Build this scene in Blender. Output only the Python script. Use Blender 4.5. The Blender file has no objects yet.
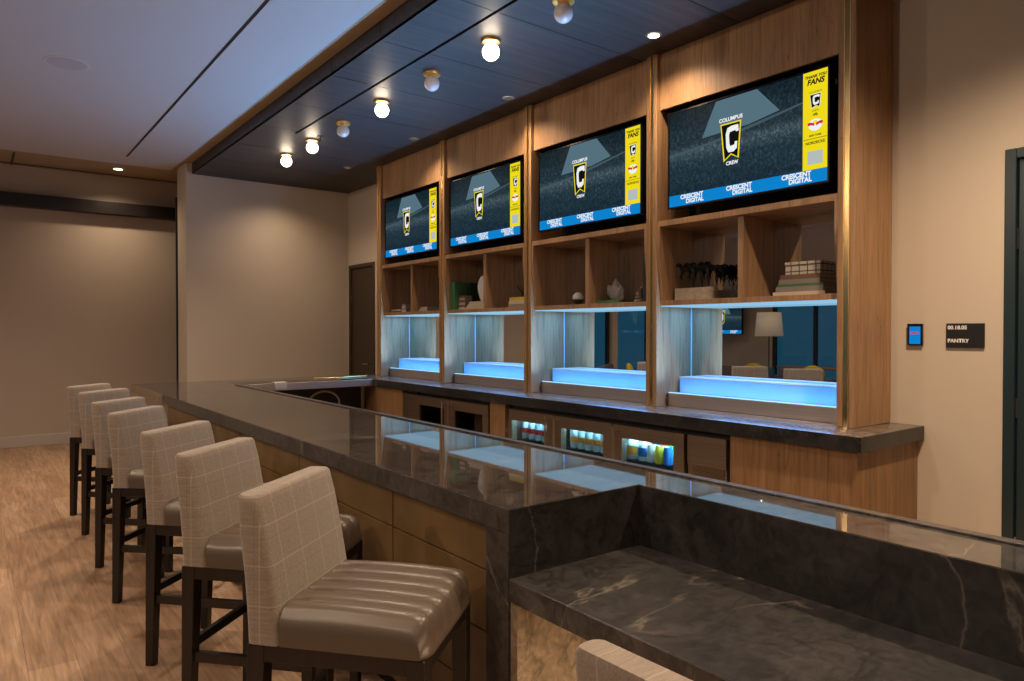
import bpy, bmesh, math, random
from mathutils import Vector, Matrix
random.seed(7)
PI = math.pi
S = bpy.context.scene
COL = S.collection

# ------------------------------------------------------------------ camera
CAM_H, F_PX, YAW, PITCH = 1.44, 707.286, 37.438, 0.806
cd = bpy.data.cameras.new('camera'); cam = bpy.data.objects.new('camera', cd); COL.objects.link(cam)
cd.sensor_width = 36.0; cd.lens = 36.0 * F_PX / 1024.0; cd.clip_start = 0.05
cam.location = (0, 0, CAM_H)
cam.rotation_euler = (math.radians(90 - PITCH), 0, math.radians(-YAW))
S.camera = cam

# ------------------------------------------------------------------ world, exposure
W = bpy.data.worlds.new('dusk'); S.world = W; W.use_nodes = True
wn = W.node_tree
bg = wn.nodes['Background']
bg.inputs['Color'].default_value = (0.018, 0.075, 0.12, 1)
bg.inputs['Strength'].default_value = 1.0
S.view_settings.view_transform = 'Standard'
S.view_settings.look = 'None'
S.view_settings.gamma = 1.0
S.view_settings.use_curve_mapping = False
S.view_settings.exposure = 0.0

# ------------------------------------------------------------------ lamps of the room and added fill spots
WARM = (1.0, 0.74, 0.50)
def spot(loc, power, size=110, blend=0.8, color=WARM, target=None, radius=0.05):
    l = bpy.data.lights.new('downlight_or_fill', 'SPOT'); l.energy = power; l.color = color
    l.spot_size = math.radians(size); l.spot_blend = blend; l.shadow_soft_size = radius
    o = bpy.data.objects.new('downlight_or_fill', l); COL.objects.link(o); o.location = loc
    if target:
        d = Vector(target) - Vector(loc); o.rotation_euler = d.to_track_quat('-Z', 'Y').to_euler()
    return o
def area(loc, sx, sy, power, color, direction=(0, 0, -1), spread=180):
    l = bpy.data.lights.new('strip_lamp', 'AREA'); l.shape = 'RECTANGLE'; l.size = sx; l.size_y = sy
    l.energy = power; l.color = color; l.spread = math.radians(spread)
    o = bpy.data.objects.new('strip_lamp', l); COL.objects.link(o); o.location = loc
    z = -Vector(direction).normalized(); y = Vector((0, 1, 0)); x = y.cross(z).normalized(); y = z.cross(x)
    o.rotation_euler = Matrix((x, y, z)).transposed().to_euler()      # long side along the bar
    return o

# ------------------------------------------------------------------ materials
MATS = {}
def nmat(name):
    m = bpy.data.materials.new(name); m.use_nodes = True
    b = m.node_tree.nodes['Principled BSDF']; MATS[name] = m
    return m, m.node_tree.nodes, m.node_tree.links, b
def plain(name, col, rough=0.5, metal=0.0, spec=0.5, emit=None, es=0.0, bump=0.0, bscale=60):
    m, n, l, b = nmat(name)
    b.inputs['Base Color'].default_value = (*col, 1); b.inputs['Roughness'].default_value = rough
    b.inputs['Metallic'].default_value = metal; b.inputs['Specular IOR Level'].default_value = spec
    if emit:
        b.inputs['Emission Color'].default_value = (*emit, 1); b.inputs['Emission Strength'].default_value = es
    tc = n.new('ShaderNodeTexCoord'); nz = n.new('ShaderNodeTexNoise'); nz.inputs['Scale'].default_value = bscale
    l.new(tc.outputs['Object'], nz.inputs['Vector'])
    if bump:
        bp = n.new('ShaderNodeBump'); bp.inputs['Strength'].default_value = bump; bp.inputs['Distance'].default_value = 0.002
        l.new(nz.outputs['Fac'], bp.inputs['Height']); l.new(bp.outputs['Normal'], b.inputs['Normal'])
    return m
def glow(name, col, strength):
    m = bpy.data.materials.new(name); m.use_nodes = True; n = m.node_tree.nodes
    n.clear(); e = n.new('ShaderNodeEmission'); e.inputs[0].default_value = (*col, 1); e.inputs[1].default_value = strength
    o = n.new('ShaderNodeOutputMaterial'); m.node_tree.links.new(e.outputs[0], o.inputs[0]); MATS[name] = m
    return m
def mapping(n, l, scale, rot=(0, 0, 0), coord='Object'):
    tc = n.new('ShaderNodeTexCoord'); mp = n.new('ShaderNodeMapping')
    mp.inputs['Scale'].default_value = scale; mp.inputs['Rotation'].default_value = rot
    l.new(tc.outputs[coord], mp.inputs['Vector']); return mp.outputs['Vector']
def ramp(n, l, src, stops):
    r = n.new('ShaderNodeValToRGB'); e = r.color_ramp.elements
    e[0].position, e[0].color = stops[0][0], (*stops[0][1], 1)
    e[1].position, e[1].color = stops[-1][0], (*stops[-1][1], 1)
    for p, c in stops[1:-1]:
        x = e.new(p); x.color = (*c, 1)
    l.new(src, r.inputs['Fac']); return r.outputs['Color']
def noise(n, l, vec, scale, detail=4, dist=0.0):
    z = n.new('ShaderNodeTexNoise'); z.inputs['Scale'].default_value = scale; z.inputs['Detail'].default_value = detail
    z.inputs['Distortion'].default_value = dist; l.new(vec, z.inputs['Vector']); return z.outputs['Fac']
def mixc(n, l, fac, a, b, mode='MIX'):
    x = n.new('ShaderNodeMix'); x.data_type = 'RGBA'; x.blend_type = mode
    for s, v in ((x.inputs[0], fac), (x.inputs[6], a), (x.inputs[7], b)):
        if hasattr(v, 'links'): l.new(v, s)
        elif isinstance(v, (int, float)): s.default_value = v
        else: s.default_value = (*v, 1)
    return x.outputs[2]
def mth(n, l, op, a, b=None):
    x = n.new('ShaderNodeMath'); x.operation = op
    for s, v in ((x.inputs[0], a), (x.inputs[1], b)):
        if v is None: continue
        if hasattr(v, 'links'): l.new(v, s)
        else: s.default_value = v
    return x.outputs[0]

def wood(name, dark, mid, light, rough=0.45, grain=(16, 16, 0.9)):
    m, n, l, b = nmat(name)
    v = mapping(n, l, grain)
    g = noise(n, l, v, 3.0, 6, 1.2)
    c = ramp(n, l, g, [(0.25, dark), (0.5, mid), (0.8, light)])
    v2 = mapping(n, l, (9, 9, 0.05))
    g2 = noise(n, l, v2, 1.0, 1)
    c2 = ramp(n, l, g2, [(0.35, (0.86, 0.85, 0.84)), (0.65, (1.08, 1.07, 1.06))])
    c3 = mixc(n, l, 1.0, c, c2, 'MULTIPLY')
    v3 = mapping(n, l, (6, 6, 1.6)); g3 = noise(n, l, v3, 2.2, 2, 2.5)
    k = ramp(n, l, g3, [(0.22, (0.62, 0.57, 0.52)), (0.32, (1, 1, 1))])
    l.new(mixc(n, l, 1.0, c3, k, 'MULTIPLY'), b.inputs['Base Color'])
    b.inputs['Roughness'].default_value = rough
    bp = n.new('ShaderNodeBump'); bp.inputs['Strength'].default_value = 0.15; bp.inputs['Distance'].default_value = 0.001
    l.new(g, bp.inputs['Height']); l.new(bp.outputs['Normal'], b.inputs['Normal'])
    return m
wood('oak', (0.22, 0.118, 0.052), (0.34, 0.195, 0.096), (0.42, 0.26, 0.14))
wood('oak_dark', (0.15, 0.075, 0.028), (0.25, 0.135, 0.058), (0.33, 0.19, 0.09))
wood('espresso', (0.006, 0.004, 0.003), (0.012, 0.008, 0.006), (0.02, 0.013, 0.01), 0.35)
wood('whitewashed', (0.35, 0.28, 0.2), (0.5, 0.42, 0.32), (0.6, 0.52, 0.42), 0.7, (1.2, 14, 14))

def stone(name, base, lighter, vein, rough, ior=1.5, coat=0.0):
    m, n, l, b = nmat(name)
    v = mapping(n, l, (1, 1, 1))
    a = noise(n, l, v, 2.2, 8, 1.5)
    c = ramp(n, l, a, [(0.3, base), (0.52, tuple((x + y) / 2 for x, y in zip(base, lighter))), (0.75, lighter)])
    f = noise(n, l, mapping(n, l, (1, 1, 1)), 26, 6, 1.0)
    c = mixc(n, l, 1.0, c, ramp(n, l, f, [(0.3, (0.5, 0.5, 0.5)), (0.7, (1.35, 1.35, 1.35))]), 'MULTIPLY')
    w = noise(n, l, mapping(n, l, (1.0, 1.0, 1.0), (0.3, 0.2, 0.6)), 1.1, 9, 0.9)
    d = mth(n, l, 'ABSOLUTE', mth(n, l, 'SUBTRACT', w, 0.5))
    vf = ramp(n, l, d, [(0.0, (0.8, 0.8, 0.8)), (0.003, (0.3, 0.3, 0.3)), (0.009, (0, 0, 0))])
    ms = noise(n, l, mapping(n, l, (1, 1, 1)), 1.7, 2)
    msk = ramp(n, l, ms, [(0.5, (0, 0, 0)), (0.60, (1, 1, 1))])
    vf = mixc(n, l, 1.0, vf, msk, 'MULTIPLY')
    c = mixc(n, l, vf, c, vein)
    d2 = mth(n, l, 'ABSOLUTE', mth(n, l, 'SUBTRACT', noise(n, l, mapping(n, l, (1, 2.2, 1), (0, 0, 0.7)), 1.6, 8, 1.4), 0.47))
    c = mixc(n, l, ramp(n, l, d2, [(0.0, (0.7, 0.7, 0.7)), (0.012, (0, 0, 0))]), c, tuple(x * 0.4 for x in base))
    l.new(c, b.inputs['Base Color']); b.inputs['Roughness'].default_value = rough
    b.inputs['IOR'].default_value = ior; b.inputs['Coat Weight'].default_value = coat; b.inputs['Coat Roughness'].default_value = 0.04
    return m
stone('stone', (0.034, 0.030, 0.029), (0.072, 0.063, 0.058), (0.18, 0.155, 0.13), 0.025, 2.4)
stone('stone_honed', (0.017, 0.0155, 0.0155), (0.040, 0.036, 0.034), (0.15, 0.13, 0.11), 0.3, 1.5)
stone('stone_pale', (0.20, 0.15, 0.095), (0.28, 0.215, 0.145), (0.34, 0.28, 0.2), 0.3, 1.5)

def fabric():
    m, n, l, b = nmat('plaid_fabric')
    tc = n.new('ShaderNodeTexCoord'); sp = n.new('ShaderNodeSeparateXYZ'); l.new(tc.outputs['Object'], sp.inputs[0])
    def lines(axis, period, off, width):
        p = mth(n, l, 'PINGPONG', mth(n, l, 'ADD', sp.outputs[axis], off), period / 2)
        x = n.new('ShaderNodeMath'); x.operation = 'LESS_THAN'; l.new(p, x.inputs[0]); x.inputs[1].default_value = width
        return x.outputs[0]
    weave = noise(n, l, mapping(n, l, (1, 1, 1)), 420, 3)
    str1 = noise(n, l, mapping(n, l, (18, 160, 160)), 1, 2)
    c = ramp(n, l, weave, [(0.3, (0.225, 0.178, 0.14)), (0.7, (0.31, 0.25, 0.198))])
    c = mixc(n, l, 1.0, c, ramp(n, l, str1, [(0.3, (0.85, 0.85, 0.85)), (0.7, (1.1, 1.1, 1.1))]), 'MULTIPLY')
    sn = n.new('ShaderNodeSeparateXYZ'); l.new(tc.outputs['Normal'], sn.inputs[0])
    side = mth(n, l, 'GREATER_THAN', mth(n, l, 'ABSOLUTE', sn.outputs[1]), 0.75)
    lt = (0.46, 0.37, 0.285); dk = (0.17, 0.12, 0.09)
    c = mixc(n, l, mth(n, l, 'MULTIPLY', lines(2, 0.105, 0.02, 0.0018), 0.5), c, lt)
    c = mixc(n, l, mth(n, l, 'MULTIPLY', mth(n, l, 'MULTIPLY', lines(0, 0.105, -0.04, 0.0018), side), 0.5), c, lt)
    c = mixc(n, l, mth(n, l, 'MULTIPLY', lines(1, 0.105, 0.045, 0.0018), 0.5), c, lt)
    c = mixc(n, l, mth(n, l, 'MULTIPLY', lines(2, 0.105, 0.055, 0.001), 0.45), c, dk)
    c = mixc(n, l, mth(n, l, 'MULTIPLY', mth(n, l, 'MULTIPLY', lines(0, 0.105, -0.025, 0.001), side), 0.45), c, dk)
    l.new(c, b.inputs['Base Color']); b.inputs['Roughness'].default_value = 0.9
    b.inputs['Sheen Weight'].default_value = 0.25
    bp = n.new('ShaderNodeBump'); bp.inputs['Strength'].default_value = 0.35; bp.inputs['Distance'].default_value = 0.001
    l.new(weave, bp.inputs['Height']); l.new(bp.outputs['Normal'], b.inputs['Normal'])
fabric()
plain('leather', (0.105, 0.078, 0.057), 0.34, 0, 0.5, bump=0.12, bscale=240)

def floor_mat():
    m, n, l, b = nmat('floor_planks')
    v = mapping(n, l, (1, 1, 1), (0, 0, PI / 2))
    br = n.new('ShaderNodeTexBrick'); br.inputs['Scale'].default_value = 1.0
    br.inputs['Brick Width'].default_value = 1.2; br.inputs['Row Height'].default_value = 0.18
    br.inputs['Mortar Size'].default_value = 0.0012; br.offset = 0.37
    br.inputs['Color1'].default_value = (0.33, 0.205, 0.125, 1); br.inputs['Color2'].default_value = (0.47, 0.31, 0.20, 1)
    br.inputs['Mortar'].default_value = (0.2, 0.12, 0.075, 1); l.new(v, br.inputs['Vector'])
    g = noise(n, l, mapping(n, l, (26, 1.6, 1)), 2.0, 6, 0.9)
    c = mixc(n, l, 1.0, br.outputs['Color'], ramp(n, l, g, [(0.3, (0.68, 0.66, 0.64)), (0.7, (1.2, 1.2, 1.2))]), 'MULTIPLY')
    g2 = noise(n, l, mapping(n, l, (9, 1.2, 1)), 1.5, 5, 0.8)
    c = mixc(n, l, 1.0, c, ramp(n, l, g2, [(0.3, (0.78, 0.74, 0.7)), (0.6, (1.05, 1.05, 1.05))]), 'MULTIPLY')
    l.new(c, b.inputs['Base Color']); b.inputs['Roughness'].default_value = 0.45
floor_mat()
def panel_mat():
    m, n, l, b = nmat('ceiling_panel')
    g = noise(n, l, mapping(n, l, (0.8, 14, 14)), 1.5, 5, 0.5)
    c = ramp(n, l, g, [(0.3, (0.016, 0.0145, 0.015)), (0.7, (0.045, 0.041, 0.042))])
    l.new(c, b.inputs['Base Color']); b.inputs['Roughness'].default_value = 0.48
panel_mat()
def leatherette():
    m, n, l, b = nmat('bar_panel')
    g = noise(n, l, mapping(n, l, (1, 1, 1)), 5, 6, 0.4)
    c = ramp(n, l, g, [(0.3, (0.11, 0.064, 0.024)), (0.7, (0.185, 0.112, 0.046))])
    l.new(c, b.inputs['Base Color']); b.inputs['Roughness'].default_value = 0.42
leatherette()
stone('stone_counter', (0.075, 0.060, 0.048), (0.17, 0.135, 0.105), (0.28, 0.23, 0.18), 0.2, 1.5)  # paler than the counter front: downlight on the top put into the colour
stone('stone_edge', (0.042, 0.036, 0.033), (0.088, 0.076, 0.070), (0.2, 0.17, 0.14), 0.3, 1.5)
plain('wall_paint', (0.54, 0.46, 0.37), 0.85, bump=0.1, bscale=300)
plain('ceiling_white', (0.55, 0.53, 0.51), 0.8)
plain('ceiling_tan', (0.40, 0.30, 0.18), 0.8)
plain('baseboard', (0.55, 0.50, 0.44), 0.6)
plain('black', (0.004, 0.004, 0.004), 0.5)
plain('black_gloss', (0.006, 0.006, 0.007), 0.15)
plain('charcoal', (0.025, 0.022, 0.02), 0.5)
plain('door_dark', (0.020, 0.034, 0.038), 0.22)
plain('door_brown', (0.045, 0.028, 0.016), 0.5)
plain('brass', (0.95, 0.62, 0.22), 0.34, 1.0)
plain('brass_mirror', (0.92, 0.66, 0.30), 0.2, 1.0)
plain('mirror', (0.80, 0.84, 0.86), 0.01, 1.0)
def brushed(name, col, rough):
    m, n, l, b = nmat(name)
    g = noise(n, l, mapping(n, l, (1, 1.5, 260)), 1, 3)
    l.new(ramp(n, l, g, [(0.3, tuple(x * 0.85 for x in col)), (0.7, tuple(min(1, x * 1.1) for x in col))]), b.inputs['Base Color'])
    b.inputs['Metallic'].default_value = 1.0; b.inputs['Roughness'].default_value = rough
brushed('steel', (0.62, 0.52, 0.44), 0.42)
brushed('bronze_steel', (0.36, 0.265, 0.18), 0.45)
plain('chrome', (0.6, 0.58, 0.55), 0.15, 1.0)
plain('rubber', (0.012, 0.012, 0.013), 0.7)
plain('tan_hose', (0.38, 0.28, 0.16), 0.5)
glow('led_blue', (0.30, 0.66, 1.0), 1.6)
plain('led_face', (0.22, 0.50, 0.90), 0.4, emit=(0.06, 0.30, 0.85), es=0.12)
glow('led_panel', (0.36, 0.68, 0.95), 0.8)
plain('glass_edge', (0.45, 0.75, 0.95), 0.3, emit=(0.2, 0.5, 0.8), es=0.0)
glow('led_cool', (0.55, 0.80, 1.0), 4.0)
glow('globe_lit', (1.0, 0.80, 0.58), 20.0)
glow('lamp_face', (1.0, 0.78, 0.55), 8.0)
glow('lamp_dim', (1.0, 0.72, 0.45), 0.12)
plain('globe_off', (0.75, 0.74, 0.76), 0.2)
plain('white_trim', (0.6, 0.57, 0.53), 0.5)
plain('sign_white', (0.85, 0.82, 0.78), 0.6)
plain('grille', (0.48, 0.46, 0.45), 0.7, bump=0.6, bscale=500)
def thin_glass(name, tint, refl=0.12):
    m = bpy.data.materials.new(name); m.use_nodes = True; n = m.node_tree.nodes; l = m.node_tree.links; n.clear()
    t = n.new('ShaderNodeBsdfTransparent'); t.inputs[0].default_value = (*tint, 1)
    g = n.new('ShaderNodeBsdfGlossy'); g.inputs['Roughness'].default_value = 0.02
    lw_ = n.new('ShaderNodeLayerWeight'); pw = n.new('ShaderNodeMath'); pw.operation = 'POWER'; pw.inputs[1].default_value = 4.0
    l.new(lw_.outputs['Facing'], pw.inputs[0]); lw = n.new('ShaderNodeMath'); lw.operation = 'MULTIPLY_ADD'; lw.inputs[1].default_value = 0.6; lw.inputs[2].default_value = 0.035; l.new(pw.outputs[0], lw.inputs[0])
    mx = n.new('ShaderNodeMixShader'); o = n.new('ShaderNodeOutputMaterial')
    l.new(lw.outputs[0], mx.inputs[0]); l.new(t.outputs[0], mx.inputs[1]); l.new(g.outputs[0], mx.inputs[2]); l.new(mx.outputs[0], o.inputs[0])
    MATS[name] = m
thin_glass('pane_glass', (0.75, 0.85, 0.88))
thin_glass('dark_glass', (0.5, 0.45, 0.4))

# screen picture: a dim stadium
def screen_mat():
    m = bpy.data.materials.new('screen_stadium'); m.use_nodes = True; n = m.node_tree.nodes; l = m.node_tree.links; n.clear()
    tc = n.new('ShaderNodeTexCoord'); sp = n.new('ShaderNodeSeparateXYZ'); l.new(tc.outputs['Object'], sp.inputs[0])
    vec = tc.outputs['Object']
    zr = n.new('ShaderNodeMapRange'); zr.inputs[1].default_value = 0.0; zr.inputs[2].default_value = 0.62; l.new(sp.outputs[2], zr.inputs[0])
    base = ramp(n, l, zr.outputs[0], [(0.0, (0.006, 0.020, 0.034)), (0.45, (0.016, 0.038, 0.054)), (0.58, (0.050, 0.080, 0.098)), (0.66, (0.018, 0.036, 0.048)), (1.0, (0.006, 0.017, 0.024))])
    sp1 = noise(n, l, mapping(n, l, (1, 60, 45)), 1, 5, 1)
    c = mixc(n, l, 1.0, base, ramp(n, l, sp1, [(0.38, (0.6, 0.6, 0.6)), (0.52, (0.9, 0.9, 0.9)), (0.7, (2.0, 2.0, 2.0))]), 'MULTIPLY')
    e = n.new('ShaderNodeEmission'); l.new(c, e.inputs[0]); e.inputs[1].default_value = 1.0
    g = n.new('ShaderNodeBsdfGlossy'); g.inputs[0].default_value = (0.008, 0.008, 0.008, 1); g.inputs['Roughness'].default_value = 0.3
    a = n.new('ShaderNodeAddShader'); o = n.new('ShaderNodeOutputMaterial')
    l.new(e.outputs[0], a.inputs[0]); l.new(g.outputs[0], a.inputs[1]); l.new(a.outputs[0], o.inputs[0]); MATS['screen_stadium'] = m
screen_mat()
glow('px_roof', (0.09, 0.16, 0.205), 1.0)
glow('px_stand', (0.055, 0.09, 0.11), 1.0)
glow('px_pale', (0.45, 0.50, 0.50), 1.0)
glow('px_blue', (0.004, 0.22, 0.60), 1.0)
glow('px_yellow', (0.86, 0.70, 0.01), 1.0)
glow('px_white', (0.85, 0.88, 0.88), 1.0)
glow('px_black', (0.006, 0.006, 0.006), 1.0)
glow('px_red', (0.62, 0.02, 0.06), 1.0)
glow('px_exit', (1.0, 0.03, 0.02), 2.5)
glow('fridge_light', (0.50, 0.78, 1.0), 7.0)

# ------------------------------------------------------------------ mesh helpers
class MB:
    def __init__(s): s.bm = bmesh.new()
    def box(s, x0, x1, y0, y1, z0, z1, bev=0.0, seg=2):
        v = [s.bm.verts.new((x, y, z)) for x in (x0, x1) for y in (y0, y1) for z in (z0, z1)]
        f = [(0, 1, 3, 2), (4, 6, 7, 5), (0, 4, 5, 1), (2, 3, 7, 6), (0, 2, 6, 4), (1, 5, 7, 3)]
        fs = [s.bm.faces.new([v[i] for i in q]) for q in f]
        if bev:
            es = {e for q in fs for e in q.edges}
            bmesh.ops.bevel(s.bm, geom=list(es), offset=bev, segments=seg, affect='EDGES', profile=0.5)
        return s
    def hexa(s, bottom, top, bev=0.0):
        vb = [s.bm.verts.new(p) for p in bottom]; vt = [s.bm.verts.new(p) for p in top]
        fs = [s.bm.faces.new(vb[::-1]), s.bm.faces.new(vt)]
        for i in range(4):
            j = (i + 1) % 4; fs.append(s.bm.faces.new([vb[i], vb[j], vt[j], vt[i]]))
        if bev:
            es = {e for q in fs for e in q.edges}
            bmesh.ops.bevel(s.bm, geom=list(es), offset=bev, segments=2, affect='EDGES', profile=0.5)
        return s
    def poly(s, pts, vec):
        a = [s.bm.verts.new(p) for p in pts]; b = [s.bm.verts.new(Vector(p) + Vector(vec)) for p in pts]
        s.bm.faces.new(a); s.bm.faces.new(b[::-1]); k = len(a)
        for i in range(k):
            j = (i + 1) % k; s.bm.faces.new([a[j], a[i], b[i], b[j]])
        return s
    def lathe(s, c, prof, seg=24, axis='Z'):
        rings = []
        for r, h in prof:
            ring = []
            for i in range(seg):
                t = 2 * PI * i / seg; a, b = max(r, 1e-4) * math.cos(t), max(r, 1e-4) * math.sin(t)
                p = (a, b, h) if axis == 'Z' else ((h, a, b) if axis == 'X' else (b, h, a))
                ring.append(s.bm.verts.new((c[0] + p[0], c[1] + p[1], c[2] + p[2])))
            rings.append(ring)
        for a, b in zip(rings, rings[1:]):
            for i in range(seg):
                j = (i + 1) % seg; s.bm.faces.new([a[i], a[j], b[j], b[i]])
        s.bm.faces.new(rings[0][::-1]); s.bm.faces.new(rings[-1])
        return s
    def sphere(s, c, r, sx=1, sy=1, sz=1, u=24, v=14):
        bmesh.ops.create_uvsphere(s.bm, u_segments=u, v_segments=v, radius=r, matrix=Matrix.Translation(c) @ Matrix.Diagonal((sx, sy, sz, 1)))
        return s
    def tube(s, pts, r, seg=8):
        pts = [Vector(p) for p in pts]; rs = r if isinstance(r, (list, tuple)) else [r] * len(pts); rings = []
        up = Vector((0, 0, 1))
        for i, p in enumerate(pts):
            d = (pts[min(i + 1, len(pts) - 1)] - pts[max(i - 1, 0)]).normalized()
            a = d.cross(up if abs(d.z) < 0.95 else Vector((1, 0, 0))).normalized(); b = d.cross(a)
            rings.append([s.bm.verts.new(p + rs[i] * (math.cos(2 * PI * k / seg) * a + math.sin(2 * PI * k / seg) * b)) for k in range(seg)])
        for a, b in zip(rings, rings[1:]):
            for i in range(seg):
                j = (i + 1) % seg; s.bm.faces.new([a[i], a[j], b[j], b[i]])
        s.bm.faces.new(rings[0][::-1]); s.bm.faces.new(rings[-1])
        return s
    def text(s, body, o, right, up, size, depth=0.0006, bold=0.0, align='CENTER', shear=0.0, space=1.0):
        cu = bpy.data.curves.new('t', 'FONT'); cu.body = body; cu.size = size; cu.align_x = align; cu.align_y = 'CENTER'
        cu.extrude = 0; cu.offset = bold; cu.shear = shear; cu.space_character = space; cu.space_line = 0.85
        ob = bpy.data.objects.new('t', cu); COL.objects.link(ob)
        dg = bpy.context.evaluated_depsgraph_get(); me = bpy.data.meshes.new_from_object(ob.evaluated_get(dg))
        R_, U_ = Vector(right), Vector(up); N_ = R_.cross(U_)
        M = Matrix((( R_.x, U_.x, N_.x, o[0]), (R_.y, U_.y, N_.y, o[1]), (R_.z, U_.z, N_.z, o[2]), (0, 0, 0, 1)))
        me.transform(M); s.bm.from_mesh(me)
        bpy.data.objects.remove(ob); bpy.data.curves.remove(cu); bpy.data.meshes.remove(me)
        return s

def wloc(o):
    v = Vector((0, 0, 0))
    while o is not None:
        v += o.location; o = o.parent
    return v
def obj(name, mb, mat, parent=None, smooth=35, origin=None, label=None):
    off = wloc(parent) if parent else Vector((0, 0, 0))
    if origin is not None: off = off * 0 + Vector(origin)
    bmesh.ops.translate(mb.bm, verts=mb.bm.verts, vec=-off)
    bmesh.ops.recalc_face_normals(mb.bm, faces=mb.bm.faces)
    me = bpy.data.meshes.new(name); mb.bm.to_mesh(me); mb.bm.free()
    if smooth:
        me.shade_smooth(); me.set_sharp_from_angle(angle=math.radians(smooth))
    me.materials.append(MATS[mat])
    o = bpy.data.objects.new(name, me); COL.objects.link(o)
    if parent:
        o.parent = parent
        if origin is not None: o.location = Vector(origin) - wloc(parent)
    elif origin is not None: o.location = origin
    if label: o['label'] = label
    return o
def tag(o, label, cat, group=None, kind=None):
    o['label'] = label; o['category'] = cat
    if group: o['group'] = group
    if kind: o['kind'] = kind
    return o
def thing(name, loc, label, cat, group=None):
    o = bpy.data.objects.new(name, None); o.empty_display_size = 0.1; COL.objects.link(o); o.location = loc
    return tag(o, label, cat, group)
def struct(name, mb, mat, label, cat, smooth=0):
    o = obj(name, mb, mat, smooth=smooth); return tag(o, label, cat, kind='structure')
def children(o): return [c for c in bpy.data.objects if c.parent == o]
def copy_tree(o, parent=None):
    c = o.copy(); COL.objects.link(c); c.parent = parent
    for ch in children(o): copy_tree(ch, c)
    return c
def pull(o, dx=0, dy=0, dz=0): o.location = (o.location[0] + dx, o.location[1] + dy, o.location[2] + dz)

# ------------------------------------------------------------------ key dimensions
XW = 4.175            # back wall plane
XP = 3.751            # front of the back bar fins
ZC = 0.915            # counters
ZD = 3.338            # dark ceiling
ZW = 3.47             # white ceiling
YP = 9.19             # partition wall
YF = 10.62            # far wall
XL = -5.0             # lounge side wall
YR = -3.5             # wall behind the camera
COLS = [1.938 + 1.373 * i for i in range(5)]

# ------------------------------------------------------------------ room shell
struct('floor', MB().box(XL - 0.2, 5.0, YR - 0.2, YF + 0.4, -0.1, 0), 'floor_planks', 'warm oak plank floor running under the bar stools', 'floor')
# back wall with two door openings
DZ = 2.352
w = MB()
w.box(XW, XW + 0.15, 1.333, 8.38, 0, ZW); w.box(XW, XW + 0.15, 9.14, YP + 0.05, 0, ZW)
w.box(XW, XW + 0.15, YR, 0.22, 0, ZW); w.box(XW, XW + 0.15, 0.22, 1.333, DZ, ZW); w.box(XW, XW + 0.15, 8.38, 9.14, 2.335, ZW)
struct('wall_right', w, 'wall_paint', 'beige painted wall behind the back bar and beside the pantry door', 'wall')
struct('wall_left', MB().box(2.08, XW + 0.15, YP, YP + 0.45, 0, ZW), 'wall_paint', 'pale partition wall at the far end of the bar', 'wall')
struct('wall_far', MB().box(-1.1, 5.0, YF, YF + 0.15, 0, ZW), 'wall_paint', 'dim beige wall at the far end of the room', 'wall')
struct('wall_corridor', MB().box(4.85, 5.0, YP + 0.45, YF, 0, ZW), 'wall_paint', 'beige end wall of the passage behind the partition', 'wall')
struct('wall_rear', MB().box(XL, XW + 0.15, YR - 0.15, YR, 0, ZW), 'wall_paint', 'beige wall behind the camera', 'wall')
struct('wall_lounge', MB().box(XL - 0.15, XL, 8.4, YF + 0.15, 0, ZW).box(XL - 0.15, XL, YR, -2.6, 0, ZW).box(XL - 0.15, XL, -2.6, 8.4, 2.75, ZW).box(XL - 0.15, XL, -2.6, 8.4, 0, 0.15),
       'wall_paint', 'pale lounge wall around the long window, seen in the back bar mirror', 'wall')
struct('wall_window', MB().box(XL, -1.1, YF, YF + 0.15, 2.75, ZW).box(XL, -1.1, YF, YF + 0.15, 0, 0.15).box(-2.68, -2.52, YF - 0.05, YF + 0.15, 0.15, 2.75).box(XL, -4.85, YF, YF + 0.15, 0.15, 2.75),
       'wall_paint', 'beige wall with slim pillar around the far lounge window', 'wall')
def window(name, horiz, a0, a1, z0, z1, posn, mull, label):
    r = bpy.data.objects.new(name, None); COL.objects.link(r)
    r.location = (posn, (a0 + a1) / 2, z0) if horiz == 'Y' else ((a0 + a1) / 2, posn, z0)
    tag(r, label, 'window', kind='structure')
    f = MB(); g = MB()
    def bx(m, p0, p1, za, zb, t):
        if horiz == 'Y': m.box(posn - t, posn + t, p0, p1, za, zb)
        else: m.box(p0, p1, posn - t, posn + t, za, zb)
    bx(f, a0, a1, z0, z0 + 0.06, 0.04); bx(f, a0, a1, z1 - 0.06, z1, 0.04)
    for p in [a0] + mull + [a1 - 0.06]: bx(f, p, p + 0.06, z0, z1, 0.04)
    bx(g, a0 + 0.02, a1 - 0.02, z0 + 0.02, z1 - 0.02, 0.004)
    obj('window_frame', f, 'charcoal', r, 0); obj('window_pane', g, 'pane_glass', r, 0)
window('window_1', 'Y', -2.6, 8.4, 0.15, 2.75, XL - 0.07, [-1.3, 0.2, 1.7, 3.2, 4.7, 6.1, 7.45], 'long dark framed window showing blue dusk, reflected in the right back bar mirror')
window('window_2', 'X', -2.52, -1.1, 0.15, 2.75, YF + 0.07, [-1.8], 'dusk window right of the slim pillar, reflected in the third back bar mirror')
window('window_3', 'X', -4.85, -2.68, 0.15, 2.75, YF + 0.07, [-3.75], 'dusk window left of the slim pillar, reflected in the third back bar mirror')

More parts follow.
